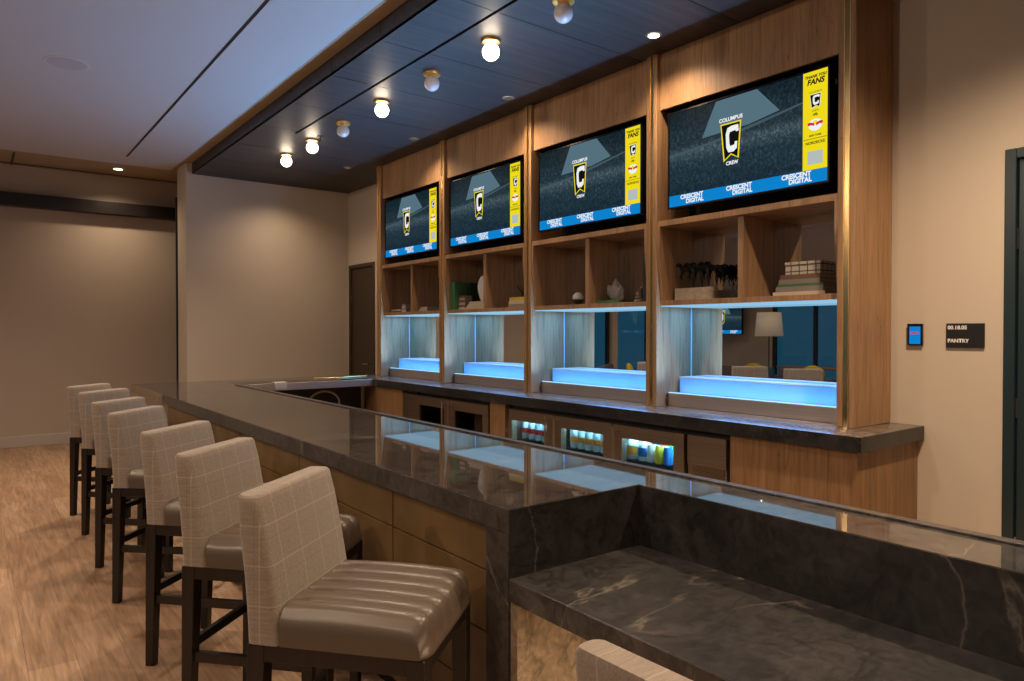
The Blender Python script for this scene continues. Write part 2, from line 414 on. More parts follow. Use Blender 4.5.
# ceilings
c = MB()
c.box(XL - 0.15, 2.03, YR, 9.70, ZW, ZW + 0.1)
white = None
cw = MB()      # white field with the slot cut out
sx0, sx1, sy0, sy1 = 1.446, 1.472, 2.0, 9.27
cw.box(XL - 0.15, sx0, YR, 9.72, ZW - 0.012, ZW + 0.05); cw.box(sx1, 2.02, YR, 9.72, ZW - 0.012, ZW + 0.05)
cw.box(sx0, sx1, YR, -1.5, ZW - 0.012, ZW + 0.05); cw.box(sx0, sx1, sy1, 9.72, ZW - 0.012, ZW + 0.05)
c.bm.free()
struct('ceiling', cw, 'ceiling_white', 'white ceiling above the stools with a long black slot', 'ceiling')
struct('trim_1', MB().box(sx0 + 0.0005, sx1 - 0.0005, -1.5, sy1, ZW - 0.008, ZW + 0.04), 'black', 'long narrow black slot running along the white ceiling', 'ceiling slot')
cb = MB().box(XL - 0.15, 5.0, 9.72, YF + 0.15, ZW, ZW + 0.08).box(2.02, XW + 0.15, YR, 9.72, ZW, ZW + 0.08).box(XW + 0.15, 5.0, YP, 9.72, ZW, ZW + 0.08)
struct('ceiling.001', cb, 'ceiling_tan', 'tan painted border of the ceiling along the far wall and dark soffit', 'ceiling')
struct('trim_2', MB().box(XL, 4.8, YF - 0.13, YF - 0.10, ZW - 0.006, ZW), 'black', 'thin black slot across the tan ceiling by the far wall', 'ceiling slot')
struct('trim_3', MB().box(0.40, 0.425, YF - 0.75, YF - 0.02, ZW - 0.006, ZW), 'door_brown', 'short brown joint strip in the far ceiling border', 'ceiling joint')
# dark clad soffit: panels with open seams
pn = MB()
seams = [YR + 0.02] + [4.22 + 0.795 * i for i in range(-9, 7)] 
seams = sorted(s for s in seams if s < YP) + [YP]
for a, b in zip(seams, seams[1:]):
    for xa, xb in ((2.15, 2.49), (2.515, XW)):
        pn.box(xa, xb, a + 0.003, b - 0.003, ZD, ZD + 0.02)
    pn.box(2.15, 2.17, a + 0.003, b - 0.003, ZD + 0.0005, ZW)
pn.box(2.49, 2.515, 6.7, YP - 0.003, ZD, ZD + 0.02)
struct('ceiling.002', pn, 'ceiling_panel', 'dark panelled soffit above the bar with globe lamps on it', 'ceiling')
struct('trim_4', MB().box(2.171, XW, YR + 0.01, YP, ZD + 0.03, ZD + 0.05), 'black', 'black backing showing in the seams of the dark soffit', 'ceiling backing')

# baseboards, far wall track
struct('baseboard_far', MB().box(-1.1, 4.8, YF - 0.016, YF, 0, 0.135, 0.004), 'baseboard', 'pale baseboard along the far wall', 'baseboard')
struct('baseboard_left', MB().box(2.064, 2.08, YP - 0.016, YP + 0.4, 0, 0.135).box(2.08, XW, YP - 0.016, YP, 0, 0.135), 'baseboard', 'pale baseboard around the partition wall', 'baseboard')
struct('baseboard_right', MB().box(XW - 0.016, XW, 1.34, 1.70, 0, 0.1).box(XW - 0.016, XW, 7.95, 8.30, 0, 0.1), 'baseboard', 'pale baseboard beside the pantry door', 'baseboard')
struct('trim_5', MB().box(-1.1, 2.55, YF - 0.14, YF - 0.001, 2.955, 3.115, 0.004).hexa([(2.28, YP + 0.46, 2.955), (2.36, YP + 0.46, 2.955), (2.50, YF - 0.14, 2.955), (2.30, YF - 0.14, 2.955)],
        [(2.28, YP + 0.46, 3.115), (2.36, YP + 0.46, 3.115), (2.50, YF - 0.14, 3.115), (2.30, YF - 0.14, 3.115)]), 'espresso', 'dark brown track beam across the far wall', 'beam')
struct('trim_6', MB().box(2.060, 2.10, YP + 0.451, YP + 0.47, 0, 3.115), 'black', 'thin black post at the back edge of the partition wall', 'post')

# doors
def door(name, y0, y1, ztop, mat, label, hinge_side, fw=0.05):
    r = bpy.data.objects.new(name, None); COL.objects.link(r); r.location = (XW, (y0 + y1) / 2, 0)
    tag(r, label, 'door', kind='structure')
    f = MB().box(XW - 0.02, XW + 0.13, y1 - fw, y1, 0, ztop, 0.003).box(XW - 0.02, XW + 0.13, y0, y0 + fw, 0, ztop, 0.003).box(XW - 0.02, XW + 0.13, y0 + fw, y1 - fw, ztop - fw, ztop, 0.003)
    obj('door_frame', f, mat, r, 0)
    lf = obj('door_leaf', MB().box(XW + 0.005, XW + 0.05, y0 + fw + 0.006, y1 - fw - 0.006, 0.01, ztop - fw - 0.006, 0.002), mat, r, 0)
    for z in (0.3, 1.0, 1.85):
        obj('hinge', MB().lathe((XW + 0.0, y1 - fw - 0.003, z), [(0.006, 0), (0.006, 0.1)], 10), 'chrome', lf)
    yk = y0 + fw + 0.07
    obj('door_handle', MB().tube([(XW + 0.005, yk, 1.0), (XW - 0.05, yk, 1.0), (XW - 0.055, yk + 0.012, 1.0), (XW - 0.055, yk + 0.13, 1.0)], 0.009), 'chrome', lf)
    return r
door('door_1', 0.22, 1.333, DZ, 'door_dark', 'dark teal pantry door at the right edge, beside the black room sign', 1)
door('door_2', 8.38, 9.14, 2.335, 'door_brown', 'dark brown door in the far corner, left of the back bar shelving', 1)

# ------------------------------------------------------------------ back counter and base cabinets
XC = 3.469
t = MB().box(XC, XW - 0.002, 1.712, 7.75, 0.838, ZC, 0.003)
tag(obj('back_counter', t, 'stone_counter', origin=(3.8, 4.7, 0.838)), 'long dark stone counter under the lit shelving, in front of the wall', 'counter')
cnt = [o for o in bpy.data.objects if o.name == 'back_counter'][0]
obj('front_fascia', MB().box(XC - 0.003, XC - 0.0003, 1.71, 7.0, 0.838, ZC - 0.0015).box(XC - 0.003, XW - 0.003, 1.709, 1.7118, 0.838, ZC - 0.0015), 'stone_honed', cnt, 0)  # darker sheet: shade below the downlit top put into the colour
t = MB().box(2.062, XC - 0.001, 7.03, 7.78, 0.838, ZC, 0.003)
tag(obj('cross_counter', t, 'stone', origin=(2.7, 7.4, 0.838)), 'short dark stone counter joining the far ends of the bar and the back counter', 'counter')
XB = 3.50
def wood_cab(y0, y1, label, x0=XB):
    r = thing('base_cabinet', ((x0 + XW) / 2, (y0 + y1) / 2, 0), label, 'cabinet')
    obj('cabinet_body', MB().box(x0 + 0.02, XW - 0.004, y0, y1, 0.1, 0.836), 'oak_dark', r, 0)
    obj('front_panel', MB().box(x0, x0 + 0.0195, y0, y1, 0.1, 0.834, 0.0015), 'oak_dark', r, 0)
    obj('toe_kick', MB().box(x0 + 0.06, XW - 0.01, y0 + 0.01, y1 - 0.01, 0.0, 0.099), 'black', r, 0)
    return r
wood_cab(1.742, 2.486, 'plain oak base panel at the right end of the back counter')
wood_cab(4.665, 4.88, 'narrow oak filler panel between the two drinks fridges')
wood_cab(6.41, 7.30, 'oak base panel in the far corner under the back counter')

def fridge(name, doors, y0, y1, lit, label):
    r = thing(name, (3.85, (y0 + y1) / 2, 0), label, 'fridge')
    b = MB()
    b.box(XB + 0.045, XW - 0.01, y0, y0 + 0.02, 0.1, 0.836); b.box(XB + 0.045, XW - 0.01, y1 - 0.02, y1, 0.1, 0.836)
    b.box(XB + 0.045, XW - 0.01, y0 + 0.02, y1 - 0.02, 0.1, 0.12); b.box(XB + 0.045, XW - 0.01, y0 + 0.02, y1 - 0.02, 0.788, 0.836)
    b.box(XW - 0.03, XW - 0.01, y0 + 0.02, y1 - 0.02, 0.12, 0.805)
    b.box(XB + 0.08, XW - 0.01, y0, y1, 0.0, 0.099)
    obj('fridge_body', b, 'charcoal', r, 0)
    for z in (0.33, 0.555):
        s_ = MB()
        for i in range(12): 
            x = XB + 0.08 + i * 0.05; s_.box(x, x + 0.004, y0 + 0.022, y1 - 0.022, z, z + 0.004)
        s_.box(XB + 0.07, XB + 0.076, y0 + 0.022, y1 - 0.022, z, z + 0.006)
        obj('wire_shelf', s_, 'chrome', r, 0)
    if lit:
        obj('light_strip', MB().box(XB + 0.06, XB + 0.075, y0 + 0.03, y1 - 0.03, 0.772, 0.786), 'fridge_light', r, 0)
    for (a, bb, ga, gb, hs) in doors:
        d = MB(); x0, x1 = XB - 0.012, XB + 0.04
        d.box(x0, x1, a, ga, 0.11, 0.80, 0.002); d.box(x0, x1, gb, bb, 0.11, 0.80, 0.002)
        d.box(x0, x1, ga, gb, 0.715, 0.80, 0.0); d.box(x0, x1, ga, gb, 0.11, 0.18, 0.0)
        dd = obj('door', d, 'bronze_steel', r, 0)
        obj('glass', MB().box(XB + 0.005, XB + 0.015, ga, gb, 0.18, 0.715), 'pane_glass' if lit else 'dark_glass', dd, 0)
        hy = hs
        h = MB().tube([(x0 - 0.045, hy, 0.25), (x0 - 0.045, hy, 0.79)], 0.009, 10)
        for z in (0.3, 0.76): h.tube([(x0, hy, z), (x0 - 0.045, hy, z)], 0.007, 8)
        obj('handle', h, 'bronze_steel', dd)
    return r
fridge('beverage_fridge', [(4.895, 5.505, 4.975, 5.425, 5.455), (5.515, 6.138, 5.60, 6.06, 5.56)], 4.89, 6.145, False, 'unlit double glass door fridge under the back counter, farther from the camera')
fridge('beverage_fridge', [(3.432, 4.035, 3.515, 3.955, 3.99), (4.045, 4.60, 4.122, 4.56, 4.085)], 3.428, 4.61, True, 'lit double glass door fridge filled with bottles, in the middle of the back counter')
fridge('beverage_fridge', [(2.815, 3.42, 2.895, 3.337, 3.375)], 2.812, 3.424, True, 'lit single glass door fridge with cans and jugs, left of the steel ice maker')
r = thing('ice_maker', (3.85, 2.66, 0), 'brown steel ice maker with a vent grille beside the right fridge', 'ice maker')
obj('cabinet_body', MB().box(XB + 0.03, XW - 0.01, 2.51, 2.80, 0.08, 0.836).box(XB + 0.08, XW - 0.02, 2.52, 2.79, 0, 0.079), 'charcoal', r, 0)
fd = MB().box(XB, XB + 0.028, 2.515, 2.797, 0.62, 0.80, 0.003).box(XB, XB + 0.028, 2.515, 2.797, 0.12, 0.56, 0.003)
fd.box(XB + 0.012, XB + 0.028, 2.515, 2.797, 0.56, 0.62)
for k in range(4): fd.box(XB + 0.001, XB + 0.014, 2.53, 2.76, 0.568 + k * 0.014, 0.574 + k * 0.014)
obj('front_panel', fd, 'bronze_steel', r, 0)
r = thing('control_cabinet', (3.85, 6.27, 0), 'narrow dark steel cabinet left of the unlit double fridge', 'cabinet')
obj('cabinet_body', MB().box(XB + 0.03, XW - 0.01, 6.155, 6.40, 0.0, 0.836), 'charcoal', r, 0)
obj('front_panel', MB().box(XB + 0.002, XB + 0.029, 6.16, 6.395, 0.1, 0.80, 0.003), 'bronze_steel', r, 0)

# drinks in the fridges
plain('can_white', (0.55, 0.55, 0.55), 0.3); plain('can_red', (0.45, 0.02, 0.02), 0.3); plain('can_orange', (0.6, 0.22, 0.03), 0.3)
plain('can_green', (0.05, 0.35, 0.08), 0.3); plain('can_yellow', (0.6, 0.48, 0.03), 0.3); plain('can_blue', (0.03, 0.16, 0.45), 0.3); plain('alu', (0.6, 0.6, 0.62), 0.25, 1.0)
plain('clear_plastic', (0.45, 0.55, 0.6), 0.15)
def make_can():
    r = thing('drink_can', (0, 0, 0), '', 'can')
    obj('can_body', MB().lathe((0, 0, 0), [(0.024, 0), (0.031, 0.008), (0.031, 0.108), (0.026, 0.12), (0.026, 0.122)], 16), 'can_white', r)
    obj('can_lid', MB().lathe((0, 0, 0.1222), [(0.0255, 0), (0.024, 0.001)], 16), 'alu', r)
    return r
def make_bottle():
    r = thing('water_bottle', (0, 0, 0), '', 'bottle')
    obj('bottle_body', MB().lathe((0, 0, 0), [(0.028, 0), (0.032, 0.01), (0.032, 0.12), (0.024, 0.15), (0.013, 0.172), (0.013, 0.182)], 16), 'clear_plastic', r)
    obj('bottle_label', MB().lathe((0, 0, 0.045), [(0.0325, 0), (0.0325, 0.04)], 16), 'can_red', r)
    obj('bottle_cap', MB().lathe((0, 0, 0.1825), [(0.015, 0), (0.015, 0.014)], 14), 'can_white', r)
    return r
def make_jug():
    r = thing('juice_jug', (0, 0, 0), '', 'jug')
    obj('jug_body', MB().lathe((0, 0, 0), [(0.04, 0), (0.045, 0.012), (0.045, 0.10), (0.03, 0.13), (0.016, 0.15), (0.016, 0.16)], 16), 'clear_plastic', r)
    obj('jug_label', MB().lathe((0, 0, 0.03), [(0.0455, 0), (0.0455, 0.06)], 16), 'can_orange', r)
    obj('jug_cap', MB().lathe((0, 0, 0.1605), [(0.019, 0), (0.019, 0.016)], 14), 'can_white', r)
    return r
def recolour(o, part, mat):
    for ch in children(o):
        if ch.name.startswith(part):
            ch.data = ch.data.copy(); ch.data.materials[0] = MATS[mat]
canP, botP, jugP = make_can(), make_bottle(), make_jug()
used = {}
def put(proto, loc, label, group, part=None, mat=None):
    if proto.name not in used: used[proto.name] = 1; o = proto
    else: o = copy_tree(proto)
    o.location = loc; o['label'] = label
    if group: o['group'] = group
    elif 'group' in o: del o['group']
    if part: recolour(o, part, mat)
    return o
SH = 0.5612
gA = 'clear bottles in the left door of the lit double fridge'; gB = 'bottles in the right door of the lit double fridge'
for row in (0, 1):
    for k in range(5):
        put(botP, (3.61 + 0.08 * row, 4.19 + 0.085 * k + 0.01 * row, SH), 'clear bottle with red band behind the left door of the lit double fridge', gA, 'bottle_label', 'can_red')
for row in (0, 1):
    for k in range(5):
        put(botP, (3.61 + 0.08 * row, 3.62 + 0.08 * k + 0.015 * row, SH), 'clear bottle with orange band behind the right door of the lit double fridge', gB, 'bottle_label', 'can_orange')
gC = None
put(jugP, (3.62, 3.350, SH), 'orange labelled jug at the left side of the single door fridge', gC)
put(jugP, (3.62, 3.250, SH), 'clear jug with a white and blue label in the middle of the single door fridge', gC, 'jug_label', 'can_blue')
put(canP, (3.60, 3.170, SH), 'plain white can left of the yellow one in the single door fridge', gC)
put(canP, (3.60, 3.100, SH), 'yellow can between white and blue ones in the single door fridge', gC, 'can_body', 'can_yellow')
put(canP, (3.60, 3.030, SH), 'blue can nearest the ice maker in the single door fridge', gC, 'can_body', 'can_blue')
put(canP, (3.68, 3.13, SH), 'red can standing behind the front cans in the single door fridge', gC, 'can_body', 'can_red')
put(canP, (3.68, 3.05, SH), 'green can standing behind the blue one in the single door fridge', gC, 'can_body', 'can_green')

# ------------------------------------------------------------------ back bar bays
XBOX = 3.79; XM = 4.12
ords = {0: 'rightmost', 1: 'second from the right', 2: 'third from the right', 3: 'leftmost'}
for k in range(4):
    c0, c1 = COLS[k], COLS[k + 1]; y0, y1 = c0 + 0.048, c1 - 0.048; ym = (y0 + y1) / 2
    r = thing('display_shelving', (3.9, ym, ZC), 'mirror backed oak display bay with box shelves, %s of four' % ords[k], 'shelving', 'oak bays of the back bar')
    for (a, b, s_) in ((y0 - 0.03, y0, 'r'), (y1, y1 + 0.03, 'l')):
        full = XW - 0.003
        obj('side_panel', MB().box(XP, full, a, b, ZC + 0.001, ZD - 0.002, 0.0015), 'oak', r, 0)
    obj('top_panel', MB().box(XP + 0.03, XP + 0.05, y0 + 0.001, y1 - 0.001, 2.955, ZD - 0.002), 'oak', r, 0)
    obj('niche_lining', MB().box(XP + 0.05, XM, y0 + 0.001, y1 - 0.001, 2.955, 2.985).box(XM - 0.03, XM, y0 + 0.001, y1 - 0.001, 2.19, 2.955), 'black', r, 0)
    # the shelf box
    obj('top_shelf', MB().box(XBOX - 0.03, XM, y0 + 0.001, y1 - 0.001, 2.152, 2.190, 0.001), 'oak', r, 0)
    obj('bottom_shelf', MB().box(XBOX, XM, y0 + 0.001, y1 - 0.001, 1.612, 1.646, 0.001), 'oak', r, 0)
    obj('divider', MB().box(XBOX + 0.004, XM, ym - 0.021, ym + 0.021, 1.6465, 2.1515, 0.001), 'oak', r, 0)
    for (a, b) in ((y0 + 0.0015, y0 + 0.021), (y1 - 0.021, y1 - 0.0015)):
        q = [(XBOX, 1.6465), (XM, 1.6465), (XM, 2.1515), (XBOX - 0.034, 2.1515), (XBOX - 0.034, 2.0), (XBOX - 0.005, 1.70)]
        obj('box_side', MB().poly([(x, a, z) for x, z in q], (0, b - a, 0)), 'oak', r, 0)
    obj('mirror', MB().box(XM + 0.001, XM + 0.008, y0 + 0.001, y1 - 0.001, ZC + 0.002, 2.188), 'mirror', r, 0)
    obj('light_panel', MB().box(XBOX + 0.004, XM - 0.002, y0 + 0.004, y1 - 0.004, 1.6045, 1.6115), 'led_panel', r, 0)
    for za, zb in ((ZC + 0.01, 1.604), (1.647, 2.15)):
        obj('mirror_edge', MB().box(XM - 0.004, XM + 0.0005, y1 - 0.007, y1 - 0.002, za, zb), 'glass_edge', r, 0)
    # lit bottle steps
    s_ = thing('lit_bottle_step', (3.98, ym, ZC), 'steel step with glowing blue riser in the %s bay' % ords[k], 'display step', 'lit bottle steps of the back bar')
    obj('plinth', MB().box(3.86, 4.115, y0 + 0.015, y1 - 0.012, ZC + 0.001, 1.006, 0.002), 'steel', s_, 0)
    obj('riser', MB().box(3.965, 3.972, y0 + 0.02, y1 - 0.03, 1.0065, 1.108), 'led_face', s_, 0)
    obj('riser_body', MB().box(3.973, 4.10, y0 + 0.02, y1 - 0.03, 1.0065, 1.108), 'white_trim', s_, 0)
    obj('light_edge', MB().box(3.864, 3.874, y0 + 0.017, y1 - 0.014, 1.0065, 1.0115), 'led_blue', s_, 0)
    obj('top_edge', MB().box(3.962, 4.10, y0 + 0.018, y1 - 0.028, 1.1085, 1.1165), 'led_cool_face' if False else 'white_trim', s_, 0)
    obj('step_light', MB().box(3.9625, 3.9655, y0 + 0.02, y1 - 0.03, 1.109, 1.1145), 'led_blue', s_, 0)
    cbl = MB().tube([(3.87, y1 - 0.005, 1.0), (3.85, y1 - 0.006, 0.99), (3.842, y1 - 0.007, 0.96), (3.85, y1 - 0.008, 0.925), (3.87, y1 - 0.008, 0.92)], 0.004, 6)
    obj('power_cord', cbl, 'rubber', s_)
# brass mirror strips between the bays
for i, cc in enumerate(COLS):
    names_ = ['at the right end of the back bar', 'between the two bays nearest the camera', 'between the middle two bays', 'between the two bays farthest from the camera', 'at the far left end of the back bar']
    r = thing('brass_column', (XP + 0.01, cc, ZC), 'tall polished brass strip ' + names_[i], 'brass trim', 'brass strips of the back bar')
    obj('mirror_strip', MB().box(XP + 0.003, XP + 0.011, cc - 0.0175, cc + 0.0175, ZC + 0.001, ZD - 0.002), 'brass_mirror', r, 0)
    e = MB().box(XP - 0.001, XP + 0.0028, cc - 0.0175, cc - 0.0135, ZC + 0.001, ZD - 0.002).box(XP - 0.001, XP + 0.0028, cc + 0.0135, cc + 0.0175, ZC + 0.001, ZD - 0.002)
    obj('edge_trim', e, 'brass', r, 0)
r = thing('end_panel', (3.96, COLS[0] - 0.033, ZC), 'tall flat oak end panel closing the right side of the back bar', 'panel')
obj('panel_board', MB().box(XP, XW - 0.003, COLS[0] - 0.048, COLS[0] - 0.0185, ZC + 0.001, ZD - 0.002, 0.0015), 'oak', r, 0)
r = thing('end_panel', (3.96, COLS[4] + 0.033, ZC), 'tall oak end panel closing the far left side of the back bar', 'panel')
obj('panel_board', MB().box(XP, XW - 0.003, COLS[4] + 0.0185, COLS[4] + 0.048, ZC + 0.001, ZD - 0.002, 0.0015), 'oak', r, 0)

# ------------------------------------------------------------------ televisions
def make_tv():
    Wt, Ht, X0 = 1.150, 0.655, 0.0       # built facing -X, left edge at +Wt/2
    r = thing('television', (0, 0, 0), '', 'television', 'bar televisions')
    b = MB().box(-0.008, 0.045, -Wt / 2, Wt / 2, 0, 0.012, 0.001).box(-0.008, 0.045, -Wt / 2, Wt / 2, Ht - 0.012, Ht, 0.001)
    b.box(-0.008, 0.045, -Wt / 2, -Wt / 2 + 0.012, 0.012, Ht - 0.012).box(-0.008, 0.045, Wt / 2 - 0.012, Wt / 2, 0.012, Ht - 0.012)
    b.box(0.002, 0.045, -Wt / 2 + 0.012, Wt / 2 - 0.012, 0.012, Ht - 0.012)
    obj('housing', b, 'black_gloss', r, 0)
    obj('wall_bracket', MB().box(0.046, 0.27, -0.2, 0.2, 0.22, 0.44), 'black', r, 0)
    w_, h_ = Wt - 0.024, Ht - 0.024
    z0 = 0.012
    scr = obj('screen', MB().box(-0.002, 0.0015, -w_ / 2, w_ / 2, z0, z0 + h_), 'screen_stadium', r, 0)
    def P(u, v, x=-0.003): return (x, w_ / 2 - u * w_, z0 + v * h_)
    def flat(name, polys, mat, x):
        m = MB()
        for pl in polys: m.poly([P(u, v, x) for u, v in pl], (-0.0005, 0, 0))
        return obj(name, m, mat, scr, 0)
    flat('roof_opening', [[(.24, .66), (.335, .995), (.60, .995), (.735, .735), (.55, .68)]], 'px_roof', -0.0025)
    flat('stand_edge', [[(0, .53), (0, .56), (.3, .60), (.60, .68), (.867, .75), (.867, .735), (.6, .65), (.3, .575)]], 'px_stand', -0.0025)
    flat('sponsor_strip', [[(0, 0), (1, 0), (1, .12), (0, .12)]], 'px_blue', -0.003)
    flat('side_banner', [[(.867, .12), (1, .12), (1, 1), (.867, 1)]], 'px_yellow', -0.003)
    rt, up = (0, -1, 0), (0, 0, 1)
    def crest(cu, top, bot, hw):
        h = top - bot
        def sh(g): return [(cu - hw + g, top - g), (cu + hw - g, top - g), (cu + hw * .80 - g, bot + h * .02 + g), (cu + hw * .02, bot + h * .17 + g), (cu - hw * .70 + g, bot + g)]
        return sh
    def shield(cu, top, bot, hw, edge, yellow=True):
        def sh(gu, gv): 
            h = top - bot
            return [(cu - hw + gu, top - gv), (cu + hw - gu, top - gv), (cu + hw * .78 - gu, bot + gv), (cu + hw * .05, bot + h * .13 + gv), (cu - hw * .68 + gu, bot - h * .03 + gv * 1.4)]
        flat('crest_border', [sh(0, 0)], 'px_yellow' if yellow else 'px_white', -0.0035)
        flat('crest_field', [sh(edge, edge * 1.8)], 'px_black', -0.0045)
        h = top - bot
        q = [(.52, .72), (.78, .72), (.74, .90), (.10, .90), (-.30, .86), (-.46, .70), (-.40, .34), (-.20, .20), (.30, .20), (.62, .28), (.66, .46), (.42, .46), (.38, .38), (-.02, .36), (-.10, .44), (-.14, .66), (-.06, .74), (.46, .76)]
        flat('crest_letter', [[(cu + a * hw, bot + h * b) for a, b in q]], 'px_white', -0.0055)
    shield(.435, .745, .375, .068, .008)
    def word(txt, u, v, size, bold, mat, shear=0.0):
        obj('lettering', MB().text(txt, P(u, v, -.0045), rt, up, size, bold=bold, shear=shear), mat, scr, 0)
    word('COLUMBUS', .435, .78, .033, .0012, 'px_white'); word('CREW', .445, .34, .031, .0012, 'px_white')
    for cu in (.167, .489, .831):
        word('CRESCENT', cu, .089, .038, .0016, 'px_white'); word('DIGITAL', cu + .022, .038, .038, .0016, 'px_white')
    B = lambda f: 1 - (1 - .12) * f
    for tx, f_, sz, bo, shr in (('THANK YOU', .055, .022, .001, .2), ('FANS', .11, .043, .0018, .2), ('COLUMBUS', .215, .015, 0, 0), ('CREW', .405, .015, 0, 0),
                                ('-VS-', .445, .02, .001, 0), ('NEW YORK', .655, .014, .0006, 0), ('NORDECKE', .73, .022, .0006, 0)):
        word(tx, .934, B(f_), sz, bo, 'px_black', shr)
    flat('banner_rule', [[(.872, B(.685)), (.995, B(.685)), (.995, B(.69)), (.872, B(.69))]], 'px_black', -.0045)
    shield(.934, B(.235), B(.375), .030, .002, False)
    cu, cv = .934, B(.54)
    flat('rival_crest', [[(cu + .038 * math.cos(a), cv + (.062 if math.sin(a) < 0 else .045) * math.sin(a)) for a in [2 * PI * i / 20 for i in range(20)]]], 'px_white', -.004)
    flat('rival_bulls', [[(cu - .042, cv + .012), (cu - .03, cv + .022), (cu - .004, cv + .006), (cu - .006, cv - .018), (cu - .024, cv - .004), (cu - .036, cv - .012)],
                         [(cu + .042, cv + .012), (cu + .03, cv + .022), (cu + .004, cv + .006), (cu + .006, cv - .018), (cu + .024, cv - .004), (cu + .036, cv - .012)]], 'px_red', -.005)
    flat('rival_sun', [[(cu + .013 * math.cos(a), cv + .012 + .02 * math.sin(a)) for a in [2 * PI * i / 14 for i in range(14)]]], 'px_yellow', -.0045)
    flat('pale_square', [[(.893, .165), (.975, .165), (.975, .285), (.893, .285)]], 'px_pale', -.004)
    return r
tv0 = make_tv()
for k in range(4):
    o = tv0 if k == 0 else copy_tree(tv0)
    o.location = (3.812, COLS[k] + 0.70 + 0.016 * k, 2.268)
    o['label'] = 'television with yellow banner, %s of the four over the bar' % ords[k]
o = copy_tree(tv0); o.location = (XL + 0.29, 9.49, 1.36); o.rotation_euler = (0, 0, PI)
o['label'] = 'television on the lounge wall, seen in the mirror behind the bar'; del o['group']

# ------------------------------------------------------------------ main bar
r = thing('bar_counter', (1.6, 4.2, 0), 'long dark polished stone bar with brown panelled front facing the stools', 'bar')
XF = 1.25
top = MB().box(XF + 0.004, 2.05, 1.648, 6.345, 0.84, ZC, 0.001)
obj('stone_top', top, 'stone', r, 0)
obj('front_apron', MB().box(XF, XF + 0.0038, 1.648, 6.345, 0.8405, ZC - 0.0015, 0.001), 'stone_edge', r, 0)
obj('raised_top', MB().box(1.807, 2.05, -1.2, 1.6475, 0.84, ZC), 'stone', r, 0)
obj('waterfall_leg', MB().box(XF, 1.80, 1.650, 1.765, 0.0, 0.8395, 0.001), 'stone_edge', r, 0)
obj('riser_wall', MB().box(1.803, 1.8065, -1.2, 1.644, 0.0, ZC - 0.002), 'stone_honed', r, 0)
obj('riser_core', MB().box(1.8075, 2.0, -1.2, 1.6475, 0.1, 0.8395), 'charcoal', r, 0)
obj('end_cladding', MB().box(XF + 0.001, 1.8065, 1.6445, 1.6475, 0.0, ZC - 0.002), 'stone_honed', r, 0)
obj('rim_strip', MB().box(2.02, 2.055, -1.2, 7.028, ZC + 0.0005, ZC + 0.007, 0.001), 'stone_edge', r, 0)
obj('bar_body', MB().box(1.30, 2.0, 1.766, 6.30, 0.1, 0.8395), 'charcoal', r, 0)
obj('toe_kick', MB().box(1.34, 1.97, 1.766, 6.28, 0.0, 0.0995), 'black', r, 0)
ys = [1.7665, 2.415, 3.385, 4.355, 5.325, 6.30]
zs = [0.105, 0.30, 0.495, 0.69, 0.8395]
for a, b in zip(ys, ys[1:]):
    m = MB()
    for z0, z1 in zip(zs, zs[1:]): m.box(1.275, 1.2995, a + 0.004, b - 0.004, z0 + 0.0025, z1 - 0.0025, 0.002)
    obj('front_panel', m, 'bar_panel', r, 0)
obj('end_panel', MB().box(1.278, 1.99, 6.3005, 6.32, 0.1, 0.8395), 'bar_panel', r, 0)
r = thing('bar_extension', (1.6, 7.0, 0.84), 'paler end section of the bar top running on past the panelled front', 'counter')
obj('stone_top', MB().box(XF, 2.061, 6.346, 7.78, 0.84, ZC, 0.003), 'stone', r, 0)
obj('front_fascia', MB().box(XF - 0.003, XF - 0.0002, 6.348, 7.778, 0.838, ZC - 0.002, 0.0005), 'stone_pale', r, 0)  # same stone made paler: grazing light put into the colour
r = thing('lower_counter', (1.5, 0.4, 0), 'low dark stone counter in the foreground, stepped down from the bar', 'counter')
obj('stone_top', MB().box(1.249, 1.8025, -1.2, 1.644, 0.645, 0.711, 0.003), 'stone_honed', r, 0)
obj('front_fascia', MB().box(1.247, 1.2488, -1.2, 1.643, 0.646, 0.7095), 'stone_edge', r, 0)
obj('support_panel', MB().box(1.74, 1.8025, -1.2, 1.643, 0.0, 0.6445), 'bar_panel', r, 0)
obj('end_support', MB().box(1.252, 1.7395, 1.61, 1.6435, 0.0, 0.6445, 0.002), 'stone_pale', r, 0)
obj('light_strip', MB().box(1.50, 1.52, -1.0, 1.5, 0.637, 0.6445), 'lamp_dim', r, 0)
# support under the cross counter and the gear there
r = thing('underbar_unit', (2.8, 7.4, 0), 'black underbar cabinet beneath the short cross counter', 'cabinet')
obj('cabinet_body', MB().box(2.0, 3.47, 7.32, 7.72, 0.0, 0.837), 'charcoal', r, 0)
obj('steel_apron', MB().box(2.08, 3.46, 7.012, 7.029, 0.842, 0.913, 0.002), 'steel', r, 0)
for z in (0.12, 0.5): obj('shelf', MB().box(2.07, 3.46, 7.05, 7.319, z, z + 0.02), 'charcoal', r, 0)
r = thing('soda_gun_hose', (3.0, 7.15, 0.52), 'tan hose looped on the black shelf below the cross counter', 'hose')
pts = [(2.98 + 0.17 * math.cos(a), 7.18, 0.665 + 0.13 * math.sin(a)) for a in [2 * PI * i / 28 for i in range(29)]]
obj('hose', MB().tube(pts, 0.011, 8), 'tan_hose', r)
obj('holster', MB().box(2.78, 2.84, 7.13, 7.2, 0.66, 0.72, 0.006), 'steel', r)
